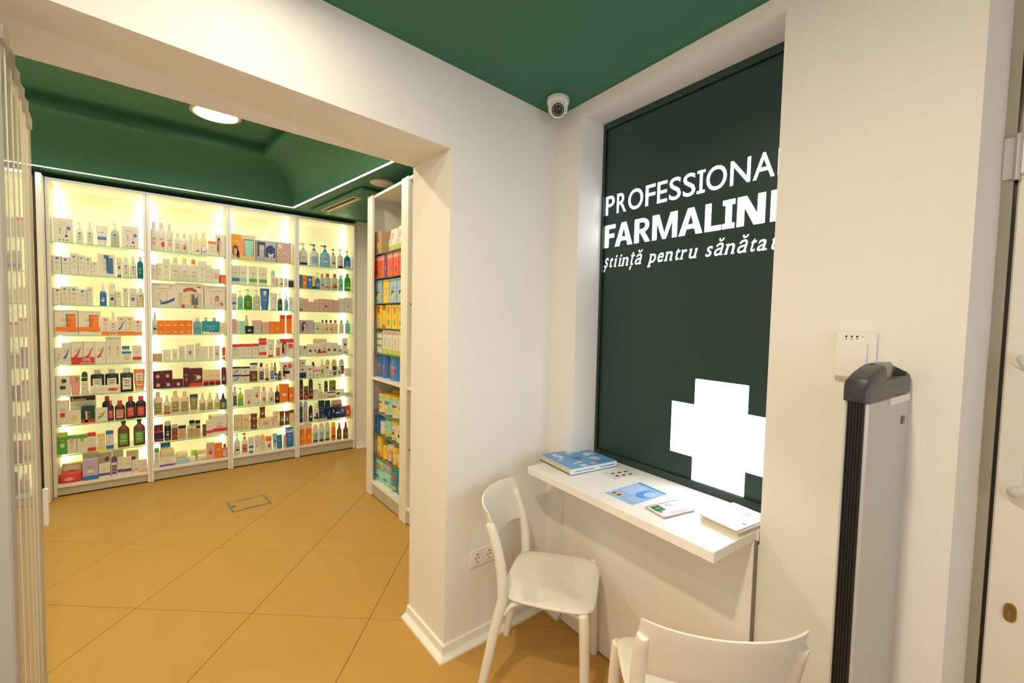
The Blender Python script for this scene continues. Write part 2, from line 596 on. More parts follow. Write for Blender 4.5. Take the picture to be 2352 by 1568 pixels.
row1 = [('P', -.1985, -.2527), ('R', -.2680, -.325), ('O', -.3369, -.421), ('F', -.4350, -.4867), ('E', -.4975, -.5483), ('S', -.5581, -.6141), ('S', -.6243, -.6803), ('I', -.6875, -.7221), ('O', -.7275, -.8107), ('N', -.8243, -.8995), ('A', -.9092, -.9836), ('L', -.9940, -1.0415)]
row2 = [('F', -.1975, -.2634), ('A', -.2625, -.3683), ('R', -.3792, -.4674), ('M', -.478, -.6034), ('A', -.6115, -.7189), ('L', -.7283, -.7964), ('I', -.8005, -.8486), ('N', -.857, -.9584), ('E', -.9761, -1.0425)]
for ch, a, b in row1:
    if ch == 'I':
        serif_i(a, b, 2.024, 2.115, .012, .011)
    else:
        r = .0015 if ch in 'OS' else 0
        letter(ch, a, b, 2.024 - r, 2.115 + r, .006)
for ch, a, b in row2:
    if ch == 'I':
        serif_i(a, b, 1.865, 1.974, .025, .020)
    else:
        quad_letter(ch, a, b, 1.865, 1.974)
# italic strap line with small serifs, set letter by letter
def italic(ch, y0, y1, zb, xh):
    """one letter: y0, y1 its ends at mid height, xh its x-height"""
    vs, fs, (a, b, c, d_) = glyph_mesh(ch, 0, .004)
    base = {'a': 'a', '\u0103': 'a', '\u0219': 's', '\u021b': 't'}.get(ch, ch)
    ref = glyph_mesh('x', 0, .004)[2][3]
    k = xh / ref
    mb = MB()
    w = y1 - y0
    ku = w / (b - a)
    def P(u, v):                                     # u in 0..1 over the letter, v in x-heights
        return (LX, y0 + w * u + (v - .5) * xh * -.26, zb + v * xh)
    for f in fs:
        mb.face([P((vs[i][0] - a) / (b - a), vs[i][1] / ref) for i in f])
    s = .0042 / abs(w)                               # serif length as a share of the letter
    def serif(u, v, left, right, t=.11):
        mb.face([P(u - left * s, v), P(u + right * s, v), P(u + right * s, v + t), P(u - left * s, v + t)])
    st = .0085 / abs(w)
    if base in 'in':
        serif(0, .89, 1, 1)
        serif(1, 0, 1.6, 1)
    if base == 'i':
        serif(0, 0, 0, 1)
    if base == 'n':
        serif(0, 0, .8, 2.4)
    if base == 'u':
        serif(0, .89, 1, 1)
        serif(1, .89, 2.4, 0)
        serif(1, 0, 0, 1)
    if base == 'p':
        serif(0, .89, 1, 1)
        serif(0, -.42, 1, 3)
    if base == 'r':
        serif(0, .89, 1, 1)
        serif(0, 0, 1, 2.6)
    if base == 'a':
        serif(1, 0, 0, 1)
    return sgp(mb, 'letter', M['letter'], fix=False)
STRAP = [('\u0219', -0.2022, -0.2207), ('t', -0.233, -0.2515), ('i', -0.2665, -0.2745), ('i', -0.294, -0.302), ('n', -0.3146, -0.3473), ('\u021b', -0.3596, -0.38), ('\u0103', -0.3901, -0.4222), ('p', -0.4705, -0.502), ('e', -0.513, -0.541), ('n', -0.5529, -0.5844), ('t', -0.5986, -0.6192), ('r', -0.6295, -0.6507), ('u', -0.6657, -0.6972), ('s', -0.7408, -0.7634), ('\u0103', -0.7753, -0.8061), ('n', -0.8205, -0.8527), ('\u0103', -0.8663, -0.898), ('t', -0.9114, -0.9307), ('a', -0.9389, -0.97), ('t', -0.9841, -1.003), ('e', -1.012, -1.04)]
for ch, a, b in STRAP:
    italic(ch, a, b, 1.768, .0385)
m = MB()
ya, yb, yc, yd = -.612, -.7165, -.9315, -1.036
za, zb_, zc_, zd = .852, .954, 1.170, 1.277
m.face([(LX, y, z) for y, z in ((yb, za), (yb, zb_), (ya, zb_), (ya, zc_), (yb, zc_), (yb, zd), (yc, zd), (yc, zc_), (yd, zc_), (yd, zb_), (yc, zb_), (yc, za))])
sgp(m, 'cross', M['cross'], fix=False)

# counter shelf under the sign, and the panel below it
CO = .256
cn = thing('counter_shelf', 'white laminate counter shelf fixed below the lit green sign', 'shelf', LB(-CO / 2, -.61, .795), WB)
m = MB()
y0c, y1c = -.158, -1.0585
m.bevel_box((-CO + CO / 2, y1c + .61, 0), (CO / 2 - .002, y0c + .61, .033), .0015)
m.build('top_board', M['laminate'], cn)
MB().box((CO / 2 - .002, S1 + .002 + .61, 0), (CO / 2 + SD - .012, S0 - .002 + .61, .033)).build('recess_board', M['laminate'], cn)
pn = thing('cover_panel', 'tall white cover panel on the wall under the counter', 'panel', LB(-.008, -.61, 0), WB)
MB().bevel_box((-.010, -1.060 + .61, .004), (.0075, -.150 + .61, .793), .001).build('panel', M['laminate'], pn)
MB().box((-.004, -1.066 + .61, .004), (.0075, -1.0605 + .61, .793)).build('edge_strip', M['metal'], pn)

# ------------------------------------------------------------------ shelf units
YS = 3.3137
BAYX = [-2.235, -1.634, -1.036, -.4416, .1645]
SHELF_Z = {1: [2.038, 1.787, 1.543, 1.299, 1.061, .811, .574, .333], 2: [2.035, 1.786, 1.545, 1.304, 1.062, .819, .580, .342],
           3: [2.028, 1.787, 1.546, 1.309, 1.069, .830, .594, .353], 4: [2.024, 1.782, 1.544, 1.310, 1.072, .835, .604, .359]}
BOARD_Z = {1: .093, 2: .112, 3: .115, 4: .118}
BAYNAME = {1: 'leftmost lit bay', 2: 'second lit bay', 3: 'third lit bay', 4: 'rightmost lit bay', 5: 'unlit side bay', 0: 'bay behind the screen'}

def shelf_unit(label, x0, x1, yf, zs, zb, top, depth=.34, lit=True, thick=.021, group='lit shelf units along the back wall'):
    xc = (x0 + x1) / 2
    w = x1 - x0
    t = thing('shelf_unit', label, 'shelf', (xc, yf, 0), 0, group)
    h = w / 2 - .0008
    for s in (-1, 1):
        a, b = (-h, -h + thick) if s < 0 else (h - thick, h)
        MB().bevel_box((a, 0, .004), (b, depth, top), .0012).build('side_panel', M['shelfwhite'], t)
    hi = h - thick
    MB().box((-hi, .002, top - .024), (hi, depth, top - .001)).build('top_panel', M['shelfwhite'], t)
    MB().box((-hi, depth - .012, zb), (hi, depth, top - .024)).build('back_panel', M['backpanel'] if lit else M['shelfwhite'], t)
    MB().bevel_box((-hi, .004, zb - .018), (hi, depth - .012, zb), .001).build('bottom_board', M['shelfwhite'], t)
    MB().box((-hi, .018, .012), (hi, .034, zb - .018)).build('plinth', M['plinth'], t)
    MB().box((-hi, .030, .0), (hi, .032, .012)).build('plinth_shade', M['dark'], t)  # dark strip stands for the shade under the plinth
    for z in zs:
        g = MB().box((-hi + .0015, .0135, z - .006), (hi - .0015, depth - .03, z)).build('glass_shelf', M['glass'], t)
        MB().box((-hi + .0015, .0112, z - .0062), (hi - .0015, .0133, z)).build('polished_edge', M['glassedge'], g)
        for s in (-1, 1):
            MB().bevel_box((s * hi - .011 * (s > 0), .03, z - .014), (s * hi + .011 * (s < 0), .045, z - .0065), .001).build('shelf_clip', M['grey'], g)
    if lit:
        for s in (-1, 1):
            q = s * (hi - .001)
            MB().box((min(q, q - s * .005), depth - .040, zb + .01), (max(q, q - s * .005), depth - .016, top - .03)).build('light_strip', M['baylight'], t)
    return t

for k in range(4):
    shelf_unit('tall white shelf unit with glowing yellow back, ' + BAYNAME[k + 1] + ' of the row', BAYX[k], BAYX[k + 1], YS, SHELF_Z[k + 1], BOARD_Z[k + 1], 2.524)
YL = YS - .115
shelf_unit('lit white shelf unit seen through the pleated screen', -2.90, -2.295, YL, SHELF_Z[1], .093, 2.524)
flp = MB().bevel_box((-2.268, YL + .005, .004), (-2.2375, YS + .33, 2.524), .001).build('filler_panel', M['shelfwhite'])
tag(flp, 'narrow white filler panel beside the leftmost lit bay', 'panel')

# side unit: faces into the shop, seen at a slant beside the pillar
XS = -.2008
def side_unit(label, yfar, ynear, postf, postn, glass, boards, zb, top):
    t = thing('shelf_unit', label, 'shelf', (XS, (yfar + ynear) / 2, 0), 0, 'white shelf units along the pillar side')
    c = (yfar + ynear) / 2
    a, b = ynear - c + .001, yfar - c - .001
    D = .36
    for p0, p1 in ((a, a + postn), (b - postf, b)):
        MB().bevel_box((0, p0, .004), (.02, p1, top), .0015).build('front_post', M['shelfwhite'], t)
    for p0, p1 in ((a, a + .02), (b - .02, b)):
        MB().box((.02, p0, .004), (D, p1, top)).build('side_panel', M['shelfwhite'], t)
    MB().box((.012, a + postn, top - .024), (D, b - postf, top - .002)).build('top_panel', M['shelfwhite'], t)
    MB().box((D - .012, a + .02, .02), (D, b - .02, top - .024)).build('back_panel', M['shelfwhite'], t)
    for z in boards:
        MB().bevel_box((.004, a + .021, z - .02), (D - .013, b - .021, z), .001).build('shelf_board', M['shelfwhite'], t)
    MB().bevel_box((.004, a + .021, zb - .02), (D - .013, b - .021, zb), .001).build('bottom_board', M['shelfwhite'], t)
    MB().box((.012, a + postn, .012), (.02, b - postf, zb - .02)).build('plinth', M['plinth'], t)  # shade on the post is put into its grey
    for z in glass:
        g = MB().box((.024, a + .022, z - .006), (D - .03, b - .022, z)).build('glass_shelf', M['glass'], t)
        MB().box((.0215, a + .022, z - .0062), (.0238, b - .022, z)).build('polished_edge', principled('dark_glass_edge', (.06, .11, .07), .2) if 'dge' not in M else M['dge'], g)
    return t
M['dge'] = principled('dark_glass_edge', (.06, .11, .07), .2)
SIDE_Z = [2.012, 1.815, 1.612, 1.410, 1.206, 1.005, .715, .538, .342, .125]
side_unit('white shelf unit of baby foods standing side-on beside the pillar', 2.016, 1.291, .105, .075, [z for i, z in enumerate(SIDE_Z) if i not in (5, 9)], [SIDE_Z[5]], SIDE_Z[9], 2.489)
side_unit('nearer white shelf unit half hidden behind the pillar', 1.290, .56, .03, .03, [1.6, .55], [1.005], .125, 2.49)

# ------------------------------------------------------------------ goods on the shelves
PAL = {'W': (.74, .70, .60), 'C': (.76, .63, .40), 'T': (.55, .38, .22), 'O': (.86, .21, .02), 'Y': (.86, .58, .06), 'R': (.62, .05, .04), 'M': (.11, .018, .025), 'P': (.80, .34, .32),
       'K': (.66, .42, .36), 'B': (.03, .17, .50), 'N': (.012, .028, .11), 'L': (.34, .55, .72), 'A': (.02, .30, .36), 'Q': (.33, .66, .56), 'G': (.10, .40, .06), 'D': (.012, .075, .045),
       'E': (.45, .60, .07), 'V': (.16, .06, .27), 'U': (.52, .42, .62), 'X': (.014, .014, .016), 'S': (.45, .46, .48), 'H': (.17, .06, .025), 'Z': (.26, .25, .08), 'J': (.72, .42, .28), 'I': (.80, .12, .06), 'F': (.66, .66, .58)}
CNAME = {'W': 'white', 'C': 'cream', 'T': 'tan', 'O': 'orange', 'Y': 'yellow', 'R': 'red', 'M': 'maroon', 'P': 'pink', 'K': 'rose', 'B': 'blue', 'N': 'navy', 'L': 'pale blue', 'A': 'teal', 'Q': 'mint',
         'G': 'green', 'D': 'dark green', 'E': 'lime', 'V': 'purple', 'U': 'lilac', 'X': 'black', 'S': 'silver', 'H': 'brown', 'Z': 'olive', 'J': 'tan', 'I': 'red', 'F': 'off-white'}
KIND = {'box': ('carton', 'carton', 'box'), 'win': ('gift_carton', 'gift carton', 'box'), 'hour': ('waisted_carton', 'waisted carton', 'box'), 'tube': ('cream_tube', 'tube', 'tube'), 'bot': ('bottle', 'bottle', 'bottle'),
        'sqb': ('square_bottle', 'square bottle', 'bottle'), 'apo': ('apothecary_bottle', 'shouldered bottle', 'bottle'), 'pump': ('pump_bottle', 'pump bottle', 'bottle'), 'spray': ('spray_bottle', 'spray bottle', 'bottle'),
        'aero': ('aerosol_can', 'aerosol can', 'can'), 'deo': ('rounded_bottle', 'rounded bottle', 'bottle'), 'jar': ('jar', 'jar', 'jar'), 'tin': ('tin', 'tin', 'tin'), 'pouch': ('pouch', 'pouch', 'pouch'),
        'pack': ('soft_pack', 'soft pack', 'pack'), 'card': ('price_card', 'price card', 'sign')}
FEAT = {'s': 'square', 'b': 'band', 'f': 'foot', 't': 'top', 'o': 'spot', 'w': 'swoosh', 'r': 'tag', 'x': 'label'}
ORD = 'first second third fourth fifth sixth seventh eighth ninth tenth eleventh twelfth thirteenth fourteenth fifteenth sixteenth seventeenth eighteenth nineteenth'.split()
SHNAME = {k: n for k, n in enumerate('- top second third fourth fifth sixth seventh eighth'.split())}

def body_of(k, w, h):
    """profiles (z, half width, half depth, exponent): body, extra parts"""
    a = w / 2
    if k in ('box', 'win'):
        return None, min(.09, max(.028, w * .62))
    if k == 'hour':
        d = min(.06, w * .7)
        return [(0, a, d / 2, 14), (h * .22, a * .90, d / 2, 14), (h * .5, a * .80, d / 2, 14), (h * .78, a * .90, d / 2, 14), (h, a, d / 2, 14)], d
    if k == 'tube':
        return [(h * .13, a * .78, a * .62, 2.2), (h * .16, a * .82, a * .62, 2.2), (h * .5, a * .9, a * .42, 2.4), (h * .9, a, a * .10, 3), (h, a, a * .04, 4)], a * 1.25
    if k == 'bot':
        b = a * .62
        return [(0, a * .93, b * .93, 2.8), (h * .015, a, b, 2.8), (h * .66, a, b, 2.8), (h * .73, a * .88, b * .9, 2.6), (h * .78, a * .52, b * .7, 2.2), (h * .80, a * .40, a * .34, 2)], 2 * b
    if k == 'sqb':
        b = a * .55
        return [(0, a * .97, b * .95, 7), (h * .012, a, b, 7), (h * .74, a, b, 7), (h * .78, a * .93, b * .9, 6), (h * .80, a * .6, b * .7, 3)], 2 * b
    if k == 'apo':
        b = a * .6
        return [(0, a * .95, b * .95, 3), (h * .012, a, b, 3), (h * .66, a, b, 3), (h * .74, a * .86, b * .9, 2.6), (h * .80, a * .50, b * .7, 2.2), (h * .84, a * .34, a * .30, 2), (h * .93, a * .34, a * .30, 2)], 2 * b
    if k == 'pump':
        b = a * .66
        return [(0, a * .95, b * .95, 3), (h * .015, a, b, 3), (h * .52, a * .97, b * .97, 3), (h * .63, a * .84, b * .85, 2.6), (h * .69, a * .42, a * .36, 2), (h * .71, a * .30, a * .30, 2)], 2 * b
    if k == 'spray':
        b = a * .7
        return [(0, a * .95, b * .95, 2.6), (h * .015, a, b, 2.6), (h * .55, a * .98, b * .98, 2.6), (h * .63, a * .8, b * .85, 2.3), (h * .68, a * .45, a * .42, 2)], 2 * b
    if k == 'aero':
        return [(0, a * .94, a * .94, 2), (h * .012, a, a, 2), (h * .74, a, a, 2), (h * .77, a * .86, a * .86, 2)], 2 * a
    if k == 'deo':
        b = a * .62
        return [(0, a * .86, b * .86, 2.4), (h * .03, a * .94, b * .95, 2.4), (h * .35, a, b, 2.4), (h * .70, a * .97, b * .97, 2.4)], 2 * b
    if k == 'jar':
        return [(0, a * .9, a * .9, 2), (h * .03, a * .97, a * .97, 2), (h * .60, a * .97, a * .97, 2), (h * .68, a * .84, a * .84, 2)], 2 * a
    if k == 'tin':
        b = min(a, .06)
        return [(0, a, b, 2), (h * .02, a * .985, b * .985, 2), (h * .88, a * .985, b * .985, 2)], 2 * b
    if k == 'pouch':
        return [(0, a * .92, .012, 3), (h * .07, a * .96, .030, 2.6), (h * .4, a, .034, 2.4), (h * .85, a * .97, .012, 2.6), (h * .93, a * .98, .004, 4), (h, a, .002, 6)], .068
    if k == 'pack':
        return [(0, a * .93, .040, 5), (h * .18, a, .046, 4), (h * .72, a * .99, .046, 4), (h, a * .86, .036, 4)], .092
    if k == 'card':
        return None, .003
    raise KeyError(k)

def extras(k, w, h):
    a = w / 2
    R = []
    def L(name, *prof):
        R.append((name, prof))
    if k == 'tube':
        L('cap', (0, a * .70, a * .60, 2.2), (h * .004, a * .74, a * .63, 2.2), (h * .13, a * .74, a * .62, 2.2))
    elif k == 'bot':
        L('cap', (h * .80, a * .50, a * .46, 2.1), (h * .975, a * .48, a * .44, 2.1), (h, a * .42, a * .39, 2.1))
    elif k == 'sqb':
        L('cap', (h * .80, a * .55, a * .42, 3), (h * .97, a * .52, a * .40, 3), (h, a * .44, a * .34, 3))
    elif k == 'apo':
        L('cap', (h * .93, a * .42, a * .36, 2), (h * .99, a * .42, a * .36, 2), (h, a * .38, a * .33, 2))
    elif k == 'pump':
        L('collar', (h * .69, a * .36, a * .36, 2), (h * .78, a * .34, a * .34, 2), (h * .795, a * .16, a * .16, 2))
        L('pump_head', (h * .78, a * .11, a * .11, 2), (h * .90, a * .11, a * .11, 2), (h * .915, a * .30, a * .22, 2), (h * .985, a * .27, a * .20, 2), (h, a * .18, a * .14, 2))
    elif k == 'spray':
        L('cap', (h * .66, a * .50, a * .47, 2), (h * .80, a * .46, a * .43, 2), (h * .86, a * .33, a * .32, 2), (h * .985, a * .29, a * .28, 2), (h, a * .22, a * .22, 2))
    elif k == 'aero':
        L('cap', (h * .765, a * .93, a * .93, 2), (h * .92, a * .90, a * .90, 2), (h * .97, a * .72, a * .72, 2), (h, a * .36, a * .36, 2))
    elif k == 'deo':
        L('cap', (h * .70, a * .92, a * .57, 2.4), (h * .86, a * .86, a * .53, 2.4), (h * .95, a * .66, a * .42, 2.3), (h, a * .30, a * .22, 2.2))
    elif k == 'jar':
        L('lid', (h * .68, a * .97, a * .97, 2), (h * .70, a, a, 2), (h * .97, a, a, 2), (h, a * .94, a * .94, 2))
    elif k == 'tin':
        b = min(a, .06)
        L('lid', (h * .88, a, b, 2), (h * .89, a * 1.01, b * 1.01, 2), (h * .985, a * 1.01, b * 1.01, 2), (h, a * .95, b * .95, 2))
    return R

def front_surface(k, prof, w, h, d):
    if prof is None:
        return lambda u, v, e=.0007: (u * w / 2, -d / 2 - e, v * h)
    def S(u, v, e=.0007):
        z = v * h
        for p, q in zip(prof, prof[1:]):
            if z <= q[0] or q is prof[-1]:
                f = 0 if q[0] == p[0] else max(0, min(1, (z - p[0]) / (q[0] - p[0])))
                a, b, x = (p[i] + (q[i] - p[i]) * f for i in (1, 2, 3))
                break
        u = max(-.97, min(.97, u))
        return (a * u * (1 + e / max(a, .004)), -(b + e) * (1 - abs(u) ** x) ** (1 / x), z)
    return S

def patch(mb, S, u0, u1, v0, v1, col, e=.0007, curved=True, nv=1):
    n = 6 if curved else 1
    for j in range(nv):
        va, vb = v0 + (v1 - v0) * j / nv, v0 + (v1 - v0) * (j + 1) / nv
        for i in range(n):
            a, b = u0 + (u1 - u0) * i / n, u0 + (u1 - u0) * (i + 1) / n
            mb.face([S(a, va, e), S(b, va, e), S(b, vb, e), S(a, vb, e)], col)

def spot(mb, S, u, v, ru, rv, col, e=.0009, n=14, top=True):
    mb.face([S(u + ru * math.cos(2 * PI * i / n), v + rv * math.sin(2 * PI * i / n), e) for i in range(n)], col)

def write(mb, S, text, u, v, width, height, col, e=.0013, fat=.02):
    vs, fs, (a, b, c, d_) = glyph_mesh(text, 0, fat)
    for f in fs:
        mb.face([S(u + ((vs[i][0] - a) / (b - a) - .5) * width, v + ((vs[i][1] - c) / (d_ - c) - .5) * height, e) for i in f], col)

def prints(mb, k, S, w, h, spec, body, rnd, bands):
    cv = k not in ('box', 'win', 'card')
    lo, hi = {'tube': (.18, .97), 'bot': (.03, .66), 'sqb': (.03, .74), 'apo': (.05, .66), 'pump': (.03, .55), 'spray': (.03, .56), 'aero': (.03, .74), 'deo': (.04, .69), 'jar': (.04, .62), 'tin': (.03, .87), 'pouch': (.10, .90), 'pack': (.18, .74)}.get(k, (.0, 1.))
    V = lambda v: lo + (hi - lo) * v
    dark = sum(body) < .75
    ink = (.62, .58, .5) if dark else (.20, .19, .19)
    U = .97 if not cv else .82
    asp = w / max(h * (hi - lo), .01)
    def lines(v0, v1, n, wd=.5):
        for i in range(n):
            vv = v0 + (v1 - v0) * (i + .5) / n
            ww = wd * rnd.uniform(.55, 1)
            patch(mb, S, -ww, ww, V(vv) - .008, V(vv) + .008, ink, .0008, cv)
    if k not in ('card',):
        lines(.56, .68, 1 if h < .09 else 2, .55)
        if h > .07:
            lines(.28, .44, 2, .40)
    for s in [q for q in spec.split(';') if q and q != 'l' and q != '-']:
        c, arg = s[0], s[1:]
        if c == 'm':                                     # a printed portrait: hair, face, shoulders
            cx, r = -.32, .30
            spot(mb, S, cx - .02, V(.60), r * 1.05, .27, (.03, .015, .01), .0009)
            spot(mb, S, cx + .05, V(.56), r * .66, .20, PAL['J'], .0011)
            patch(mb, S, cx - .16, cx + .24, V(.04), V(.40), PAL['J'], .0010, cv)
            spot(mb, S, cx - .22, V(.38), .16, .22, (.03, .015, .01), .0012)
            continue
        col = PAL[arg[0]]
        if c == 's':
            sz = .30
            patch(mb, S, -sz, sz, V(.80), V(min(.96, .80 + sz * asp)), col, .0009, cv)
        elif c == 'b':
            bands.append(MB())
            patch(bands[-1], S, -U, U, V(.16), V(.34), col, .0010, cv)
        elif c == 'f':
            bands.append(MB())
            patch(bands[-1], S, -U, U, V(.0), V(.20), col, .0010, cv)
        elif c == 't':
            bands.append(MB())
            patch(bands[-1], S, -U, U, V(.80), V(1.0), col, .0010, cv)
        elif c == 'r':
            patch(mb, S, -.42, .38, V(.34), V(.50), col, .0011, cv)
        elif c == 'x':
            patch(mb, S, -.66, .66, V(.10), V(.80), col, .0009, cv, 4)
            ik = (.16, .16, .15) if sum(col) > .9 else (.6, .57, .5)
            for vv, ww in ((.62, .45), (.48, .35), (.30, .5)):
                patch(mb, S, -ww, ww, V(vv), V(vv + .05), ik, .0012, cv)
        elif c == 'o':
            p = arg[1:].split(',')
            u, v = (float(p[0]) * 2 - 1, float(p[1])) if len(p) == 2 and p[0] else (0, .6)
            spot(mb, S, u * .8, V(v), .36, min(.22, .20 * max(.5, asp)), col, .0012)
            if not dark and k == 'box':
                patch(mb, S, u * .8 - .16, u * .8 + .16, V(v) - .01, V(v) + .012, PAL['W'], .0015, cv)
        elif c == 'w':
            P = [(-.62, .30), (-.2, .36), (.25, .52), (.62, .74)]
            for (ua, va), (ub, vb) in zip(P, P[1:]):
                t0, t1 = .03 + .05 * (1 - abs(ua)), .03 + .05 * (1 - abs(ub))
                mb.face([S(ua, V(va - t0), .0011), S(ub, V(vb - t1), .0011), S(ub, V(vb + t1), .0011), S(ua, V(va + t0), .0011)], col)

def arc_band(mb, S, cu, cv, ru, rv, t, a0, a1, col, e=.0013, n=10):
    for i in range(n):
        a, b = math.radians(a0 + (a1 - a0) * i / n), math.radians(a0 + (a1 - a0) * (i + 1) / n)
        mb.face([S(cu + ru * math.cos(a), cv + rv * math.sin(a), e), S(cu + ru * math.cos(b), cv + rv * math.sin(b), e),
                 S(cu + (ru - t) * math.cos(b), cv + (rv - t * .8) * math.sin(b), e), S(cu + (ru - t) * math.cos(a), cv + (rv - t * .8) * math.sin(a), e)], col)
def gift_front(key, mb, S):
    G, D = (.45, .38, .32), (.10, .09, .09)
    R_ = lambda u0, u1, v0, v1, c, e=.0010: patch(mb, S, u0, u1, v0, v1, c, e, False)
    if key == (2, 3, 0):
        R_(-.8, -.2, .91, .935, G); R_(.45, .75, .87, .91, (.60, .25, .18)); R_(-.62, .62, .77, .795, G)
        for u0, u1 in ((-.32, -.28), (.22, .26), (-.30, .24)):
            R_(u0, u1, .20 if u1 - u0 < .1 else .66, .68, (.50, .42, .33))
        for k in range(4):
            R_(-.62, -.36, .54 - k * .09, .56 - k * .09, (.55, .32, .26))
        for (a, b), (c, d) in (((-.20, .16), (.30, .22)), ((.30, .22), (.88, .36))):
            mb.face([S(a, b - .05, .0016), S(c, d - .06, .0016), S(c, d + .06, .0016), S(a, b + .05, .0016)], (.03, .09, .30))
        arc_band(mb, S, -.16, .20, .14, .09, .05, 90, 290, (.02, .03, .09))
    elif key == (2, 3, 1):
        R_(-.84, .84, .0, .62, (.60, .52, .40)); R_(-.50, .0, .14, .60, (.74, .62, .40), .0013); R_(.12, .60, .12, .56, (.16, .14, .13), .0013)
        arc_band(mb, S, .02, .62, .56, .22, .18, 20, 165, (.55, .08, .05), .0016)
        for u, v in ((-.38, .70), (-.1, .80), (.18, .80), (.44, .70)):
            spot(mb, S, u, v, .05, .04, (.10, .16, .05), .0020)
        R_(.55, .86, .84, .89, (.50, .04, .04)); R_(-.44, -.22, .44, .48, (.70, .38, .12), .0016)
        pts = []
        for k in range(10):
            r = .17 if k % 2 == 0 else .07
            pts.append(S(.46 + r * math.cos(PI / 2 + k * PI / 5), .50 + r * .8 * math.sin(PI / 2 + k * PI / 5), .0019))
        mb.face(pts, (.66, .64, .58))
        R_(-.60, -.38, .0, .13, (.45, .06, .03), .0016); R_(.30, .52, .0, .09, (.50, .06, .05), .0016)
    elif key == (2, 3, 2):
        R_(-.8, -.2, .89, .915, G); R_(-.6, .7, .75, .775, G)
        spot(mb, S, .22, .45, .20, .13, (.26, .15, .12), .0012); spot(mb, S, .22, .43, .12, .08, (.50, .38, .28), .0015)
        for u in (.06, .36):
            arc_band(mb, S, u, .20, .05, .17, .02, 0, 360, (.55, .16, .10))
        spot(mb, S, .66, .20, .16, .07, (.58, .12, .10), .0014); spot(mb, S, .60, .28, .07, .05, (.58, .12, .10), .0016)
        for k in range(4):
            R_(-.48, -.22, .46 - k * .09, .48 - k * .09, G)
    elif key == (3, 1, 0):
        R_(-.97, -.18, .45, .98, (.86, .36, .02)); R_(-.97, -.40, .70, .73, (.90, .62, .25), .0014); R_(-.36, .06, .20, .84, (.86, .34, .12), .0016)
        R_(-.97, .97, .0, .12, (.86, .50, .10), .0010)
        spot(mb, S, -.66, .32, .26, .24, (.14, .05, .03), .0018); spot(mb, S, -.46, .17, .14, .16, (.14, .05, .03), .0018)
        spot(mb, S, -.68, .30, .15, .15, (.72, .40, .28), .0022); R_(-.80, -.56, .06, .16, (.72, .42, .30), .0020); R_(-.90, -.46, .0, .07, (.70, .66, .62), .0023)
    elif key == (3, 1, 1):
        R_(-.90, -.10, .22, .92, (.05, .06, .08)); R_(-.72, -.22, .20, .78, (.48, .46, .48), .0014)
        for k in (0, 1):
            arc_band(mb, S, -.40 + k * .05, .62, .16, .13, .04, 0, 360, (.78, .76, .74), .0017)
        mb.face([S(u, v, .0012) for u, v in ((-.06, .20), (.90, .20), (.90, .66), (.66, .76), (.42, .80), (.18, .76), (-.06, .66))], (.03, .07, .18))
        mb.face([S(u, v, .0016) for u, v in ((.30, .14), (.62, .14), (.78, .44), (.46, .36), (.14, .44))], (.72, .62, .50))
        mb.face([S(u, v, .0019) for u, v in ((.46, .30), (.52, .18), (.46, .06), (.40, .18))], (.25, .10, .08))
        R_(-.85, .0, .08, .11, (.40, .20, .20))
    elif key == (3, 1, 2):
        for r in range(9):
            for c in range(9):
                u, v = -.85 + c * .21, .07 + r * .107
                R_(u - .055, u + .055, v - .028, v + .028, (.80, .62, .52) if (r + c) % 2 else (.52, .22, .20))
        spot(mb, S, -.52, .80, .26, .12, (.80, .68, .58), .0016); R_(-.18, .46, .44, .54, (.70, .52, .52), .0016)
    elif key in ((1, 1, 0), (1, 1, 5)):
        R_(-.5, .3, .79, .815, G); R_(-.72, .6, .70, .715, (.45, .52, .60))
        R_(-.40, -.16, .34, .52, (.55, .50, .44)); R_(-.34, -.24, .52, .60, (.16, .16, .20)); R_(.26, .42, .24, .52, (.50, .48, .46)); R_(.22, .48, .24, .30, (.03, .05, .14))
        spot(mb, S, .60, .60, .22, .075, (.05, .22, .55), .0014)
        for k in range(3):
            spot(mb, S, -.36 + k * .40, .10, .07, .035, (.12, .12, .16), .0014)
    else:
        return False
    return True

WRITING = {  # (bay, shelf, item): text, u, v, width, height, colour
    (1, 5, 5): [('50%', .30, .66, .72, .42, 'W'), ('REDUCERE', .30, .22, 1.0, .20, 'W')],
    (1, 7, 2): [('Revidox', -.30, .84, 1.15, .16, 'C')],
    (2, 4, 14): [('\u219350%', .30, .22, 1.1, .22, 'N')],
    (4, 2, 6): [('70%', .0, .25, 1.3, .14, 'W')], (4, 2, 7): [('70', .0, .28, 1.0, .17, 'X')],
    (5, 7, 0): [('NAN', .0, .56, 1.1, .15, 'N'), ('1', -.1, .24, .22, .16, 'B')], (5, 7, 1): [('NAN', .0, .62, 1.1, .15, 'N')], (5, 7, 2): [('NAN', .0, .56, 1.1, .15, 'N'), ('1', -.3, .24, .22, .16, 'B')], (5, 7, 3): [('NAN', .0, .56, 1.1, .15, 'N'), ('4', -.3, .24, .3, .16, 'R')],
    (5, 5, 3): [('HiPP', .0, .90, 1.3, .09, 'P')], (5, 5, 4): [('HiPP', .0, .90, 1.3, .09, 'P')], (5, 5, 5): [('HiPP', .0, .90, 1.3, .09, 'P')], (5, 5, 6): [('HiPP', .0, .90, 1.3, .09, 'P')],
    (5, 6, 0): [('4', .2, .2, .5, .2, 'R')], (5, 6, 1): [('2', .2, .2, .5, .2, 'R')], (5, 6, 2): [('3', -.3, .2, .4, .2, 'R')],
}
CLEAR = set('FLQAGP')

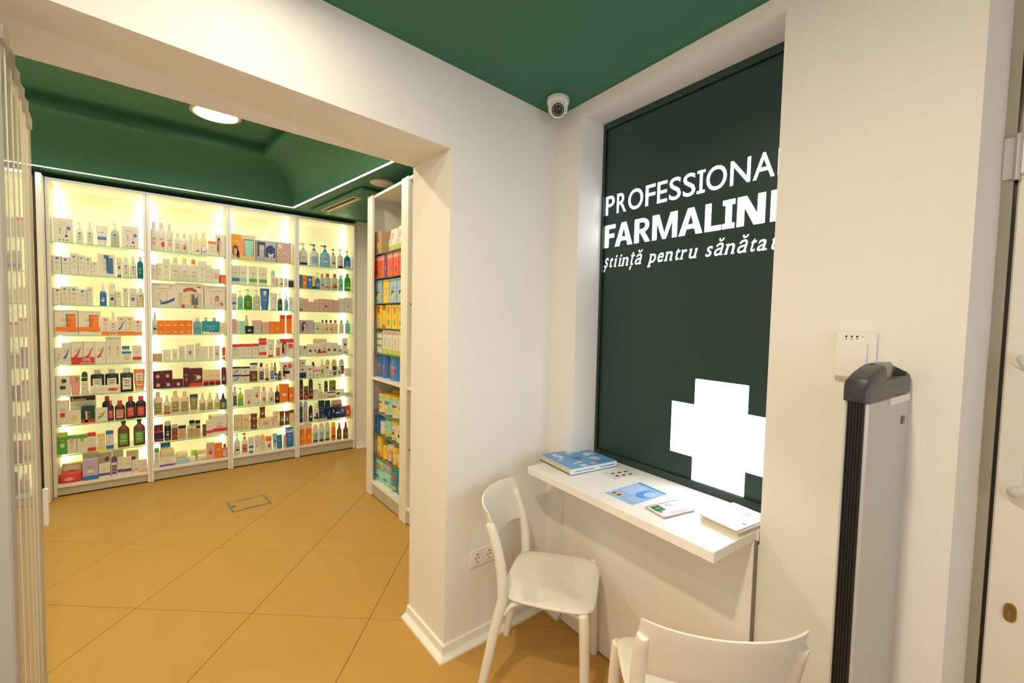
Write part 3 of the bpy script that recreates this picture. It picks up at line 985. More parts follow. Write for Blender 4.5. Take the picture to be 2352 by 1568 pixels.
def good(bay, sh, idx, k, w, h, cols, spec, loc, rotz, label, group):
    rnd = random.Random(bay * 1000 + sh * 50 + idx)
    body = PAL[cols[0]]
    capc = PAL[cols[1]] if len(cols) > 1 else body
    prof, d = body_of(k, w, h)
    name, _, cat = KIND[k]
    mb = MB()
    S = front_surface(k, prof, w, h, d)
    mat = M['carton']
    if k == 'box':
        r = min(.0012, w * .03)
        mb.bevel_box((-w / 2, -d / 2, 0), (w / 2, d / 2, h), r, body)
    elif k == 'card':
        mb.bevel_box((-w / 2, -d / 2, 0), (w / 2, d / 2, h), .0006, body)
    elif k == 'win':                                     # carton with an open window showing its contents
        t = .012
        y0, y1 = -d / 2, d / 2
        mb.box((-w / 2, y0 + .02, 0), (w / 2, y1, h), body)
        mb.box((-w / 2, y0, 0), (-w / 2 + t, y0 + .02, h), body).box((w / 2 - t, y0, 0), (w / 2, y0 + .02, h), body)
        mb.box((-w / 2 + t, y0, h - h * .16), (w / 2 - t, y0 + .02, h), body).box((-w / 2 + t, y0, 0), (w / 2 - t, y0 + .02, h * .14), body)
        mb.box((-w / 2 + t, y0, h * .14), (-w * .02, y0 + .02, h - h * .16), body)
    else:
        mb.loft(prof, body, n=18)
        mat = M['plastic'] if k not in ('pouch', 'pack', 'hour') else M['carton']
        if k in ('bot', 'pump', 'spray', 'sqb') and cols[0] in CLEAR:
            mat = M['clear']
    o = mb.build(name, mat, smooth=k not in ('box', 'card', 'win'))
    o.location = loc
    o.rotation_euler = (0, 0, rotz)
    tag(o, label, cat, group)
    for nm, p in extras(k, w, h):
        c = MB().loft(p, capc, n=14)
        if nm == 'pump_head':
            a = w / 2
            c.bevel_box((-a * .85, -a * .10, h * .925), (-a * .1, a * .10, h * .972), .0008, capc)
        c.build(nm, M['plastic'], o, smooth=True)
    if k == 'win':
        aw = w * .23
        c = MB().loft([(h * .145, aw * .62, .008, 2.5), (h * .3, aw * .8, .009, 2.5), (h * .70, aw * .9, .007, 3), (h * .80, aw * .9, .003, 4)], capc, n=12, off=(w * .23, -d / 2 + .0095, 0))
        c.build('boxed_tube', M['plastic'], o, smooth=True)
    pm = MB()
    if not gift_front((bay, sh, idx), pm, S):
        bands = []
        prints(pm, k, S, w, h, spec, body, rnd, bands)
        for q in bands:
            q.build('colour_band', M['paper'], o, fix=False)
    for t in WRITING.get((bay, sh, idx), []):
        write(pm, S, t[0], t[1], t[2], t[3], t[4], PAL[t[5]])
    if pm.f:
        pm.build('print', M['paper'], o, fix=False)
    return o

def LIMIT(bay, sh):
    zs = SIDE_Z + [0] if bay == 5 else SHELF_Z[max(bay, 1)]
    if sh == 1:
        return 2.40
    return zs[sh - 2] - (.025 if bay == 5 and sh == 7 else .0150)
XLIM = {k: (BAYX[k - 1] + .0245, BAYX[k] - .0245) for k in (1, 2, 3, 4)}
XLIM[5] = (-2.016 + .024, -1.291 - .024)
XLIM[0] = (-2.875, -2.32)

def stock(bay, sh, z, text):
    rows = []
    for ln in text.strip().split('\n'):
        p = ln.split()
        up, back = p[0][0] == '^', p[0][0] == '-'
        rows.append((p[0].lstrip('^-'), float(p[1]), float(p[2]), float(p[3]), p[4], p[5], up, back))
    order = sorted(range(len(rows)), key=lambda i: (rows[i][1], i))
    placed = []
    for i, (k, u, w, h, cols, spec, up, back) in enumerate(rows):
        w *= .96 if k in ('tin', 'jar') else .975
        z0 = z + .0004
        if up:
            under = [q for q in placed if not q['back'] and q['k'] != 'card' and abs(q['u'] - u) < max(q['w'], w) * .62]
            z0 = max([q['top'] for q in under] or [z]) + .0004
        roof = LIMIT(bay, sh)
        if z0 + h > roof:
            h = max(.02, roof - z0)
        lo_, hi_ = XLIM[bay]
        if u - w / 2 < lo_:
            u = lo_ + w / 2
        if u + w / 2 > hi_:
            u = hi_ - w / 2
        _, d = body_of(k, w, h)
        f = .15 if back else .05
        if k == 'card':
            f = .040
        # front face of the thing stands f behind the front of the unit
        if bay == 5:
            loc, rz = (XS + f + d / 2, -u, z0), -PI / 2
        elif bay == 0:
            loc, rz = (u, YL + f + d / 2, z0), 0
        else:
            loc, rz = (u, YS + f + d / 2, z0), 0
        placed.append(dict(u=u, w=w, top=z0 + h, back=back, k=k))
        feat = ''
        for s in spec.split(';'):
            if s == 'm':
                feat = 'with portrait'
            elif s and s[0] in FEAT and len(s) > 1:
                feat = 'with ' + CNAME[s[1]] + ' ' + FEAT[s[0]]
            if feat:
                break
        if not feat and len(cols) > 1 and k in ('bot', 'pump', 'spray', 'aero', 'deo', 'tube', 'jar', 'tin'):
            feat = 'with ' + CNAME[cols[1]] + (' lid' if k in ('jar', 'tin') else ' cap')
        look = ('upper ' if up else '') + CNAME[cols[0]] + ' ' + KIND[k][1] + (' ' + feat if feat else '')
        where = (SHNAME[sh] + ' shelf') if (bay != 5 and sh < 9) or (bay == 5 and sh < 9) else ('bottom board' if (bay, sh) != (5, 9) else 'ninth shelf')
        if (bay, sh) == (5, 10):
            where = 'bottom board'
        label = f'{look}, {ORD[order.index(i)]} from left, {where}, {BAYNAME[bay]}'
        good(bay, sh, i, k, w, h, cols, spec, loc, rz, label, f'goods on the {where} of the {BAYNAME[bay]}')

GOODS = [
 (1, 1, 2.038, """
box -2.146 0.112 0.190 W oB.78,.58;rN
pump -2.051 0.044 0.172 WW sB
spray -1.991 0.041 0.185 WW sB
tube -1.919 0.072 0.167 WW bB
pump -1.839 0.057 0.202 FW sB
box -1.742 0.110 0.184 W oB.8,.55;rN
"""),
 (1, 2, 1.787, """
box -2.191 0.055 0.143 W sB
box -2.137 0.052 0.136 W sB
box -2.088 0.046 0.172 W sB
box -2.046 0.036 0.162 W sB
box -2.007 0.038 0.152 W sB
box -1.970 0.033 0.116 W sB
win -1.895 0.109 0.184 WB sB
tube -1.816 0.037 0.165 WB rB
bot -1.774 0.043 0.172 WW sB
spray -1.727 0.045 0.187 WW sB
bot -1.680 0.043 0.187 AF sB
"""),
 (1, 3, 1.543, """
box -2.195 0.049 0.133 W sB
box -2.145 0.050 0.148 W sA;oC.3,.12;oC.7,.12
box -2.093 0.050 0.148 W sB;oC.3,.12;oC.7,.12
box -2.044 0.051 0.132 W sB
box -2.000 0.034 0.151 W sB
spray -1.921 0.045 0.181 BW rF
aero -1.864 0.045 0.189 WW rN
box -1.824 0.034 0.126 W sB
tube -1.780 0.039 0.159 WF sB
box -1.731 0.052 0.155 W rB
bot -1.679 0.048 0.163 CW sB
"""),
 (1, 4, 1.299, """
win -2.140 0.132 0.202 WO bO
win -2.006 0.135 0.197 WO bO
box -1.910 0.051 0.149 W fO;sR
spray -1.863 0.042 0.192 WW sR;fO
box -1.812 0.057 0.158 W fO;wB;sO
box -1.756 0.055 0.159 W fO;wY;sO
box -1.702 0.055 0.129 W fO;sR
"""),
 (1, 5, 1.062, """
box -2.200 0.041 0.140 W wL
box -2.146 0.054 0.177 W wB
box -2.084 0.070 0.185 W wR
box -2.013 0.070 0.184 W wR
box -1.945 0.067 0.183 W wR
card -2.049 0.137 0.058 R -
box -1.887 0.048 0.228 W oS.5,.55
box -1.838 0.046 0.228 W oS.5,.55
-box -1.789 0.052 0.139 C tB
box -1.781 0.064 0.098 W tB;rY
box -1.713 0.064 0.145 W bR
"""),
 (1, 6, 0.811, """
box -2.176 0.082 0.161 W oX.6,.75;rD
tube -2.100 0.061 0.159 PP oG.7,.8
aero -2.046 0.042 0.186 WD tD
-sqb -1.976 0.086 0.190 XF xW
-sqb -1.884 0.090 0.190 XF xW
sqb -1.783 0.087 0.205 XF xW
box -1.922 0.183 0.058 W oR.85,.5
tube -1.700 0.078 0.190 OC xW;bO
"""),
 (1, 7, 0.574, """
box -2.183 0.071 0.196 W rR
box -2.108 0.076 0.105 W rY
-box -2.066 0.158 0.217 W tM
box -2.029 0.080 0.137 D m;fR
box -1.949 0.075 0.111 W wG
-bot -1.918 0.066 0.194 XR xR
bot -1.890 0.038 0.170 NR xR
bot -1.832 0.068 0.164 MR xP
bot -1.762 0.068 0.192 XR xR
bot -1.689 0.072 0.190 XR xR
"""),
 (1, 8, 0.333, """
box -2.190 0.057 0.178 G tE;rW
box -2.131 0.060 0.149 W tG;oS.5,.75
box -2.068 0.064 0.148 W tG;oG.5,.75
box -2.011 0.053 0.156 W tR;fR
box -1.955 0.049 0.137 W tY;fY
box -1.900 0.050 0.157 W tB;fB
apo -1.812 0.081 0.223 HX xG
apo -1.708 0.081 0.230 HX xG
"""),
 (1, 9, 0.093, """
-pack -2.150 0.134 0.133 CW oO.5,.4
pack -2.140 0.145 0.071 RW oP.4,.5
-box -2.031 0.096 0.209 C oP.5,.7
-box -1.939 0.085 0.192 C oV.7,.7
box -2.023 0.096 0.170 U fB;rW
box -1.937 0.073 0.115 W bV
deo -1.876 0.042 0.169 WV xV
box -1.835 0.039 0.154 W bV
box -1.789 0.052 0.146 W bV
-box -1.857 0.072 0.198 C oG.8,.4
-box -1.760 0.084 0.176 C oN.6,.6
box -1.738 0.047 0.112 W bP
box -1.682 0.058 0.106 W fP
"""),
 (2, 1, 2.034, """
bot -1.589 0.049 0.255 WF rP
bot -1.533 0.057 0.254 WF oR.7,.35
bot -1.476 0.049 0.252 WF rP
bot -1.421 0.047 0.180 WF rP
bot -1.370 0.052 0.178 WF oR.5,.4
box -1.325 0.032 0.174 W l
-bot -1.277 0.052 0.212 CF rF
-bot -1.221 0.053 0.225 CC rF
box -1.273 0.051 0.084 W rR
pack -1.221 0.050 0.081 WF wB
box -1.161 0.065 0.138 W tO
box -1.091 0.075 0.206 W m
"""),
 (2, 2, 1.786, """
box -1.593 0.046 0.131 W l
box -1.549 0.042 0.146 W rY
box -1.502 0.050 0.189 W l
bot -1.439 0.067 0.207 WC l
bot -1.372 0.064 0.207 WC l
bot -1.306 0.063 0.203 WO l
box -1.240 0.063 0.194 W l
box -1.189 0.039 0.161 W l
box -1.134 0.069 0.132 W rP
box -1.075 0.051 0.079 O tR
"""),
 (2, 3, 1.545, """
box -1.529 0.176 0.213 W wN;rP
box -1.337 0.208 0.222 W oP.5,.8;rS;fR
box -1.146 0.169 0.213 W oH.6,.55;rR
"""),
 (2, 4, 1.304, """
spray -1.594 0.044 0.195 WW rN
box -1.545 0.051 0.054 O rC
^box -1.544 0.051 0.069 O rY
box -1.495 0.049 0.054 O rY
^box -1.494 0.049 0.070 O rC
box -1.446 0.049 0.054 O rC
^box -1.445 0.049 0.070 O rY
box -1.397 0.050 0.055 O rC
^box -1.396 0.050 0.071 O rW
box -1.346 0.052 0.055 O rC
^box -1.345 0.052 0.071 O rY
bot -1.283 0.060 0.154 LF rA
-bot -1.210 0.053 0.155 AW l
-bot -1.143 0.058 0.156 AW l
box -1.178 0.142 0.121 A fW
box -1.079 0.051 0.112 C rW
"""),
 (2, 5, 1.062, """
box -1.579 0.070 0.070 T l
tube -1.509 0.060 0.104 WW l
box -1.452 0.039 0.107 W oE.5,.5
box -1.401 0.047 0.134 F l
box -1.340 0.062 0.147 W oB.5,.5
box -1.280 0.041 0.159 F l
box -1.230 0.054 0.128 W l
box -1.179 0.034 0.129 W l
box -1.132 0.042 0.133 F rZ
box -1.079 0.025 0.116 R bW
"""),
 (2, 6, 0.820, """
box -1.576 0.074 0.077 M oK.5,.4
^box -1.577 0.069 0.080 M oK.5,.4
box -1.502 0.074 0.078 M oU.5,.4
^box -1.507 0.071 0.080 M oU.5,.4
box -1.430 0.071 0.077 M oK.5,.4
box -1.372 0.043 0.178 M oZ.5,.4
box -1.299 0.103 0.168 M oC.75,.5;fR
box -1.222 0.044 0.152 C fM;bR
box -1.175 0.047 0.149 C fM;bR
box -1.128 0.043 0.147 C fM;bR
aero -1.076 0.041 0.169 MM rK
"""),
 (2, 7, 0.579, """
bot -1.577 0.065 0.208 CC xZ
spray -1.514 0.053 0.172 CC xZ;fR
bot -1.455 0.065 0.206 CC xZ
bot -1.387 0.065 0.197 CC xZ
tube -1.317 0.066 0.167 ZC tD
spray -1.251 0.054 0.170 CC xZ
spray -1.193 0.054 0.170 CC xZ
spray -1.136 0.055 0.162 CC xE
spray -1.079 0.055 0.155 DX xZ
"""),
 (2, 8, 0.343, """
box -1.577 0.069 0.070 N fV;bR
^box -1.577 0.066 0.079 M bR
aero -1.512 0.050 0.177 XS rS;fV
box -1.462 0.044 0.136 H bR;tS
box -1.408 0.058 0.124 T tX
box -1.353 0.032 0.112 T tF
box -1.319 0.032 0.107 T tF
box -1.286 0.030 0.107 T tX
-box -1.329 0.043 0.143 S tX
-box -1.284 0.040 0.137 S tX
box -1.240 0.026 0.110 H l
box -1.201 0.052 0.145 W bR
box -1.114 0.121 0.180 W bR;rP
-box -1.119 0.139 0.172 C l
"""),
 (2, 9, 0.115, """
box -1.595 0.036 0.172 W tG
box -1.518 0.114 0.081 W fV
^pack -1.519 0.111 0.065 CW rF
-box -1.529 0.075 0.190 C tB
box -1.414 0.087 0.049 L tW
^pack -1.413 0.094 0.048 CW l
-pouch -1.315 0.050 0.078 EW rZ
pack -1.336 0.065 0.041 WW l
pack -1.255 0.080 0.043 CW rG
-box -1.254 0.071 0.074 C rP
box -1.194 0.063 0.155 K rR
box -1.130 0.061 0.144 O oY.5,.6
bot -1.077 0.042 0.129 PM xW
"""),
 (3, 1, 2.028, """
win -0.909 0.207 0.238 CQ m
box -0.713 0.179 0.206 S wN
box -0.553 0.138 0.207 K oW.25,.8
"""),
 (3, 2, 1.787, """
box -0.977 0.062 0.177 W bB
box -0.913 0.066 0.183 W bQ
box -0.830 0.071 0.182 W bG
box -0.744 0.071 0.180 W bG
deo -0.654 0.043 0.160 WQ rS
box -0.617 0.024 0.087 K l
deo -0.579 0.042 0.090 WQ rX
deo -0.534 0.040 0.089 WQ rQ
box -0.487 0.045 0.080 X tK
"""),
 (3, 3, 1.546, """
tube -0.988 0.045 0.151 WL bB
pump -0.939 0.047 0.183 QW rG
pump -0.872 0.073 0.200 GW rR
pump -0.799 0.062 0.200 FW rW
tube -0.726 0.084 0.213 BB oW.5,.8
tube -0.647 0.066 0.174 WQ rF
pump -0.589 0.046 0.169 DW rG
spray -0.531 0.038 0.169 QW rA
tube -0.486 0.042 0.139 FQ rS
"""),
 (3, 4, 1.309, """
box -0.994 0.038 0.141 K l
box -0.958 0.031 0.124 F l
box -0.923 0.040 0.124 Q l
-bot -0.875 0.036 0.179 FF rX
box -0.865 0.070 0.074 X rW
box -0.794 0.068 0.073 S rF
^box -0.799 0.082 0.059 K l
box -0.723 0.067 0.054 K l
^box -0.723 0.067 0.062 K l
box -0.665 0.048 0.060 O rY
^box -0.665 0.048 0.061 O rY
box -0.616 0.050 0.122 O rY
box -0.567 0.048 0.190 O tR
box -0.506 0.050 0.191 O tR
"""),
 (3, 5, 1.069, """
box -0.983 0.052 0.137 W tR
box -0.932 0.050 0.139 W tR
box -0.874 0.066 0.138 W tR
box -0.813 0.052 0.140 W tR
box -0.749 0.071 0.158 W tR;bR
-box -0.734 0.072 0.187 W tR
tube -0.675 0.068 0.180 WR rU
bot -0.613 0.041 0.175 WS xR
box -0.526 0.132 0.183 W m;tR;oR.85,.6
"""),
 (3, 6, 0.831, """
box -0.975 0.072 0.077 W tN;wB
^box -0.975 0.072 0.078 W tN;wB
box -0.903 0.073 0.073 W tN;oU.5,.4
^box -0.902 0.073 0.079 W tN;oU.5,.4
box -0.830 0.068 0.106 H rZ
^box -0.829 0.067 0.080 W tN;wL
bot -0.762 0.052 0.182 WN xN
bot -0.713 0.036 0.171 CC fN
bot -0.669 0.038 0.183 WW xB
-bot -0.621 0.029 0.172 ZX rX
jar -0.629 0.027 0.071 WN xM
bot -0.597 0.035 0.092 NX rU
box -0.515 0.122 0.181 W m;oR.75,.78;rN
"""),
 (3, 7, 0.595, """
bot -0.991 0.037 0.198 WE xD
pump -0.944 0.052 0.181 EE xG
box -0.874 0.073 0.158 W oR.5,.2
tube -0.804 0.066 0.181 WW oR.5,.4
bot -0.742 0.052 0.174 WS oR.5,.4
bot -0.676 0.058 0.160 WW oR.5,.4
spray -0.620 0.043 0.178 XO rS
box -0.554 0.088 0.189 O rW
box -0.483 0.055 0.152 O rW
"""),
 (3, 8, 0.353, """
box -0.971 0.063 0.075 C rT
^box -0.970 0.063 0.084 C rT
box -0.902 0.071 0.067 C rT
^box -0.902 0.071 0.087 C rT
hour -0.830 0.062 0.072 HT rT
^hour -0.830 0.062 0.078 HT rT
box -0.725 0.128 0.101 C rT
^hour -0.755 0.051 0.110 HT rC
box -0.633 0.051 0.155 C l
hour -0.577 0.047 0.148 HC rW
hour -0.526 0.046 0.147 HC rW
box -0.478 0.044 0.153 C tH
"""),
 (3, 9, 0.115, """
pump -0.975 0.056 0.207 WW rN
pump -0.912 0.058 0.208 WR xR;rN
tube -0.856 0.054 0.158 WB bB
box -0.804 0.045 0.165 W rU
deo -0.755 0.049 0.170 CY rF
jar -0.698 0.061 0.138 WO oR.5,.5
tube -0.644 0.043 0.163 LW rB
pouch -0.596 0.050 0.137 BW rN
deo -0.550 0.034 0.139 KP rP
pouch -0.492 0.075 0.206 BW tW
"""),
 (4, 1, 2.024, """
pump -0.365 0.087 0.236 WW fN
pump -0.257 0.098 0.238 WA xL
pump -0.143 0.107 0.239 LB rW
pump -0.060 0.056 0.208 WB rN
pump 0.015 0.070 0.212 WW fN
pump 0.091 0.075 0.205 AE xB;fW
"""),
 (4, 2, 1.781, """
box -0.395 0.030 0.143 B fG
box -0.356 0.046 0.140 O rW
box -0.306 0.051 0.136 B oF.5,.7
box -0.265 0.031 0.139 Y fN
pump -0.224 0.047 0.175 BE rL
bot -0.179 0.040 0.167 FR rB
bot -0.120 0.073 0.176 FR bR
bot -0.045 0.068 0.178 FR bR
bot 0.020 0.052 0.170 QE rB
bot 0.093 0.069 0.191 GG bE
"""),
 (4, 3, 1.544, """
box -0.394 0.030 0.143 F fG
box -0.348 0.060 0.133 K rP
box -0.291 0.053 0.103 K l
box -0.239 0.049 0.130 K l
box -0.189 0.050 0.137 K l
box -0.139 0.047 0.136 K rM
box -0.090 0.048 0.137 K l
box -0.036 0.057 0.131 K rP
box 0.024 0.059 0.153 F l
box 0.093 0.076 0.163 F rS
"""),
 (4, 4, 1.310, """
box -0.339 0.142 0.140 S m
box -0.228 0.073 0.120 F rG
bot -0.174 0.036 0.144 CX l
bot -0.133 0.043 0.145 CX rH
bot -0.088 0.042 0.146 CX rR
bot -0.039 0.054 0.145 CR l
bot 0.028 0.053 0.143 CA l
bot 0.096 0.059 0.144 QF rG
"""),
 (4, 5, 1.073, """
box -0.370 0.066 0.108 W oN.75,.8
box -0.302 0.064 0.121 W rX
box -0.253 0.034 0.123 W rX
box -0.209 0.054 0.131 W rX;bR
box -0.160 0.042 0.142 W oR.5,.5;bR
box -0.109 0.057 0.139 W rX
box -0.047 0.067 0.132 W rX
box 0.007 0.041 0.107 W rX
box 0.069 0.074 0.061 W rX
^box 0.065 0.052 0.122 W rX
-box -0.176 0.144 0.171 C rN
"""),
 (4, 6, 0.835, """
box -0.377 0.063 0.058 N l
^box -0.377 0.063 0.075 W rN
^box -0.377 0.063 0.062 F rN
box -0.306 0.071 0.063 W oP.6,.4
^box -0.306 0.071 0.067 W rN
box -0.232 0.068 0.058 W oP.6,.4
^box -0.232 0.068 0.054 W bR
-spray -0.241 0.082 0.154 XX l
bot -0.179 0.035 0.190 CC oN.5,.5
box -0.130 0.057 0.126 W oN.5,.8
-deo -0.091 0.055 0.178 CC oX.6,.4
box -0.085 0.030 0.068 W oN.5,.6
-deo -0.018 0.064 0.177 CC xX
deo -0.047 0.043 0.094 WX xX
deo 0.001 0.049 0.112 WW oN.5,.5
-deo 0.064 0.062 0.176 WC bR;xX
jar 0.100 0.070 0.077 WW bS
"""),
 (4, 7, 0.604, """
aero -0.388 0.041 0.215 MX bR
-box -0.318 0.051 0.125 Z l
spray -0.345 0.043 0.105 MX xR
aero -0.293 0.046 0.214 MX bR
box -0.248 0.040 0.096 W tU
pump -0.200 0.047 0.156 CX bY
-aero -0.107 0.038 0.169 XN rN
-box -0.036 0.064 0.169 Z oN.6,.5
box -0.151 0.046 0.061 W oG.5,.4
box -0.086 0.080 0.060 W tN;fR
box 0.004 0.096 0.057 W oN.3,.6
-box 0.045 0.088 0.063 C l
box 0.096 0.079 0.036 F rB
"""),
 (4, 8, 0.359, """
aero -0.391 0.036 0.224 NS rB
aero -0.347 0.043 0.221 SS rO
deo -0.296 0.045 0.174 NX rC
bot -0.238 0.054 0.192 WW oX.6,.5;bX
-pouch -0.153 0.069 0.195 DW rZ
-pouch -0.086 0.061 0.188 DW rA
jar -0.168 0.085 0.119 NN fW
box -0.104 0.041 0.130 N rB
jar -0.062 0.039 0.041 NN fW
^box -0.059 0.040 0.093 N oW.5,.5
box 0.010 0.103 0.042 N fW
^box -0.012 0.045 0.087 N bF
^box 0.039 0.050 0.086 B oW.5,.5
-pack 0.013 0.125 0.186 WR tR
pouch 0.101 0.070 0.126 RW oW.5,.4
"""),
 (4, 9, 0.119, """
box -0.384 0.051 0.213 O tW;oY.5,.35
box -0.319 0.067 0.215 O tW;oY.6,.35
deo -0.247 0.060 0.195 WW xL;fM
deo -0.185 0.059 0.207 WW xL;fM
deo -0.123 0.058 0.208 WW xL;fM
aero -0.056 0.052 0.197 OY bH
spray 0.008 0.053 0.184 HH rZ
spray 0.078 0.057 0.184 HH rZ
"""),
 (5, 1, 2.012, """
box -1.912 0.136 0.190 T oY.5,.4
pouch -1.665 0.138 0.180 WF fE;oP.5,.7
pouch -1.527 0.127 0.188 WF fE;oP.5,.7
pouch -1.433 0.059 0.199 WF fE
"""),
 (5, 2, 1.815, """
box -1.948 0.118 0.204 I tP;oH.5,.3
box -1.830 0.101 0.201 I tP;oG.5,.3
box -1.753 0.035 0.196 V rP
box -1.673 0.110 0.198 I tP;oG.5,.3
box -1.561 0.097 0.197 I tP;oH.5,.3
box -1.457 0.097 0.196 I tP;oH.5,.3
"""),
 (5, 3, 1.612, """
box -1.910 0.163 0.198 L oY.6,.3;rN
box -1.745 0.111 0.200 Y oL.5,.4;rR
box -1.613 0.136 0.197 L oY.6,.3;rN
box -1.480 0.116 0.194 L oY.6,.3;rN
"""),
 (5, 4, 1.410, """
box -1.892 0.145 0.195 Y oR.5,.82;oL.5,.2
box -1.782 0.055 0.143 Y fR
box -1.692 0.109 0.192 Y oR.5,.78;oG.5,.25
box -1.577 0.106 0.192 Y oR.5,.78;oG.5,.25
box -1.472 0.089 0.191 Y oR.5,.78;oX.5,.25
"""),
 (5, 5, 1.206, """
box -1.871 0.104 0.067 W tG
^box -1.872 0.104 0.052 W tG
^box -1.873 0.104 0.052 W tG
box -1.759 0.091 0.196 W fE;oL.5,.5
box -1.665 0.087 0.199 W fE;oL.5,.5
box -1.564 0.103 0.202 W fE;oP.5,.5
box -1.466 0.084 0.205 W fE;oL.5,.5
"""),
 (5, 6, 1.005, """
tin -1.880 0.096 0.181 BB oO.4,.6;rR
tin -1.785 0.081 0.182 BB oO.4,.6;rR
tin -1.620 0.238 0.195 BB oO.2,.6;rR
tin -1.450 0.082 0.177 BB oO.4,.6
"""),
 (5, 7, 0.715, """
tin -1.865 0.112 0.150 CY tQ;oY.6,.3
tin -1.736 0.131 0.158 QY rW;oY.6,.3
tin -1.594 0.137 0.162 CY tQ;oY.6,.3
tin -1.477 0.085 0.159 QY rW
-tin -1.821 0.126 0.176 CY tQ
"""),
 (5, 8, 0.538, """
box -1.912 0.068 0.133 B l
tin -1.829 0.083 0.122 WB fY
tin -1.726 0.110 0.148 QG fE
tin -1.598 0.130 0.143 CY fE;rR
box -1.483 0.080 0.131 W oS.6,.7;rX
"""),
 (5, 9, 0.341, """
box -1.862 0.084 0.161 Y rW;fO
tin -1.772 0.077 0.131 YZ rW
jar -1.679 0.096 0.131 OF xW
jar -1.585 0.082 0.131 YY xW
-jar -1.770 0.082 0.079 MS rW
jar -1.513 0.053 0.096 YF oO.5,.4
jar -1.460 0.046 0.082 OF xW
"""),
 (5, 10, 0.124, """
pack -1.932 0.199 0.098 QW rB
^pack -1.926 0.191 0.092 QW oO.7,.3
pack -1.732 0.147 0.116 QW rB
^pack -1.722 0.136 0.071 SW rU
pouch -1.598 0.115 0.186 AY oR.6,.6;fE
pouch -1.490 0.088 0.150 AB oR.4,.6;fB
"""),
]

for bay, sh, z, text in GOODS:
    z = SIDE_Z[sh - 1] if bay == 5 else SHELF_Z[bay][sh - 1] if sh < 9 else BOARD_Z[bay]
    stock(bay, sh, z, text)
# the bay behind the screen shows only its right end
_rr = random.Random(11)
for sh in range(1, 10):
    z = SHELF_Z[1][sh - 1] if sh < 9 else .093
    rows = []
    u = -2.55
    while u < -2.36:
        w = _rr.uniform(.045, .07)
        c = _rr.choice(['W', 'F', 'W', 'S', 'L'] if sh < 5 else ['K', 'M', 'N', 'W', 'S'])
        rows.append(f"{_rr.choice(['box', 'box', 'bot'])} {u + w / 2:.3f} {w:.3f} {_rr.uniform(.10, .17):.3f} {c}{_rr.choice('WFS')} {_rr.choice(['sB', 'tR', 'bB', 'l'])}")
        u += w + .004
    stock(0, sh, z, '\n'.join(rows))

# ------------------------------------------------------------------ ceiling fittings of the shop
for i, (x, y) in enumerate(SHOP_LAMPS):
    lb = ['round ceiling downlight half hidden by the lintel over the opening', 'round ceiling downlight further left over the shop floor', 'round ceiling downlight just behind the lintel', 'round ceiling downlight behind the lintel near the screen'][i]
    t = thing('ceiling_downlight', lb, 'lamp', (x, y, Z2), 0, 'shop downlights')
    MB().loft([(-.001, .158, .158, 2), (-.014, .156, .156, 2), (-.017, .148, .148, 2), (-.016, .136, .136, 2)], n=40).build('ring', M['beige'], t, smooth=True)
    MB().loft([(-.0172, .134, .134, 2), (-.0165, .135, .135, 2)], n=40).build('diffuser', M['lampdisc'], t, smooth=True)
for i, (x, y) in enumerate(VEST_LAMPS):
    t = thing('ceiling_downlight', ['round ceiling downlight in the entrance close to the lintel', 'unseen fill downlight added above the middle of the entrance', 'unseen fill downlight added near the back wall of the entrance'][i], 'lamp', (x, y, CEIL_Z(x) - .008), 0, 'entrance downlights')
    MB().loft([(-.001, .158, .158, 2), (-.014, .156, .156, 2), (-.017, .148, .148, 2), (-.016, .136, .136, 2)], n=40).build('ring', M['beige'], t, smooth=True)
    MB().loft([(-.0172, .134, .134, 2), (-.0165, .135, .135, 2)], n=40).build('diffuser', M['lampdisc'], t, smooth=True)

def strip(name, label, a, b, z, wd=.019):
    A, B = Vector((*a, 0)), Vector((*b, 0))
    d = (B - A).normalized()
    n = Vector((-d.y, d.x, 0)) * wd / 2
    t = thing(name, label, 'light', (a[0], a[1], z))
    def bar(e, z0, z1):
        R = []
        for zz in (z0, z1):
            R.append([(p.x, p.y, zz) for p in (-n * e, (B - A) - n * e, (B - A) + n * e, n * e)])
        return MB().rings(R)
    MB().face([(p.x, p.y, -.0030) for p in (-n, (B - A) - n, (B - A) + n, n)]).build('diffuser', M['led'], t, fix=False)
    for s in (-1, 1):
        R = []
        for zz in (-.0029, -.0005):
            R.append([(p.x, p.y, zz) for p in (n * s * 1.02, (B - A) + n * s * 1.02, (B - A) + n * s * 1.18, n * s * 1.18)])
        MB().rings(R).build('profile_edge', M['grey'], t)
    return t
strip('light_strip', 'long white light strip on the ceiling above the lit shelves', (-3.2, 3.136), (-.520, 3.152), SHOP_Z)
strip('light_strip', 'white ceiling light strip running from the corner towards the lintel', (-.513, 3.163), (-.244, .56), SHOP_Z)

# ceiling cassette of the air conditioner, painted green
ax = Vector((.104, -1.136, 0)).normalized()
aw = Vector((-ax.y, ax.x, 0))
ang = math.atan2(ax.y, ax.x)
ac = thing('ceiling_cassette', 'green painted air conditioner cassette with a beige louvre on the ceiling', 'air conditioner', (-.37, 3.108, SHOP_Z), ang)
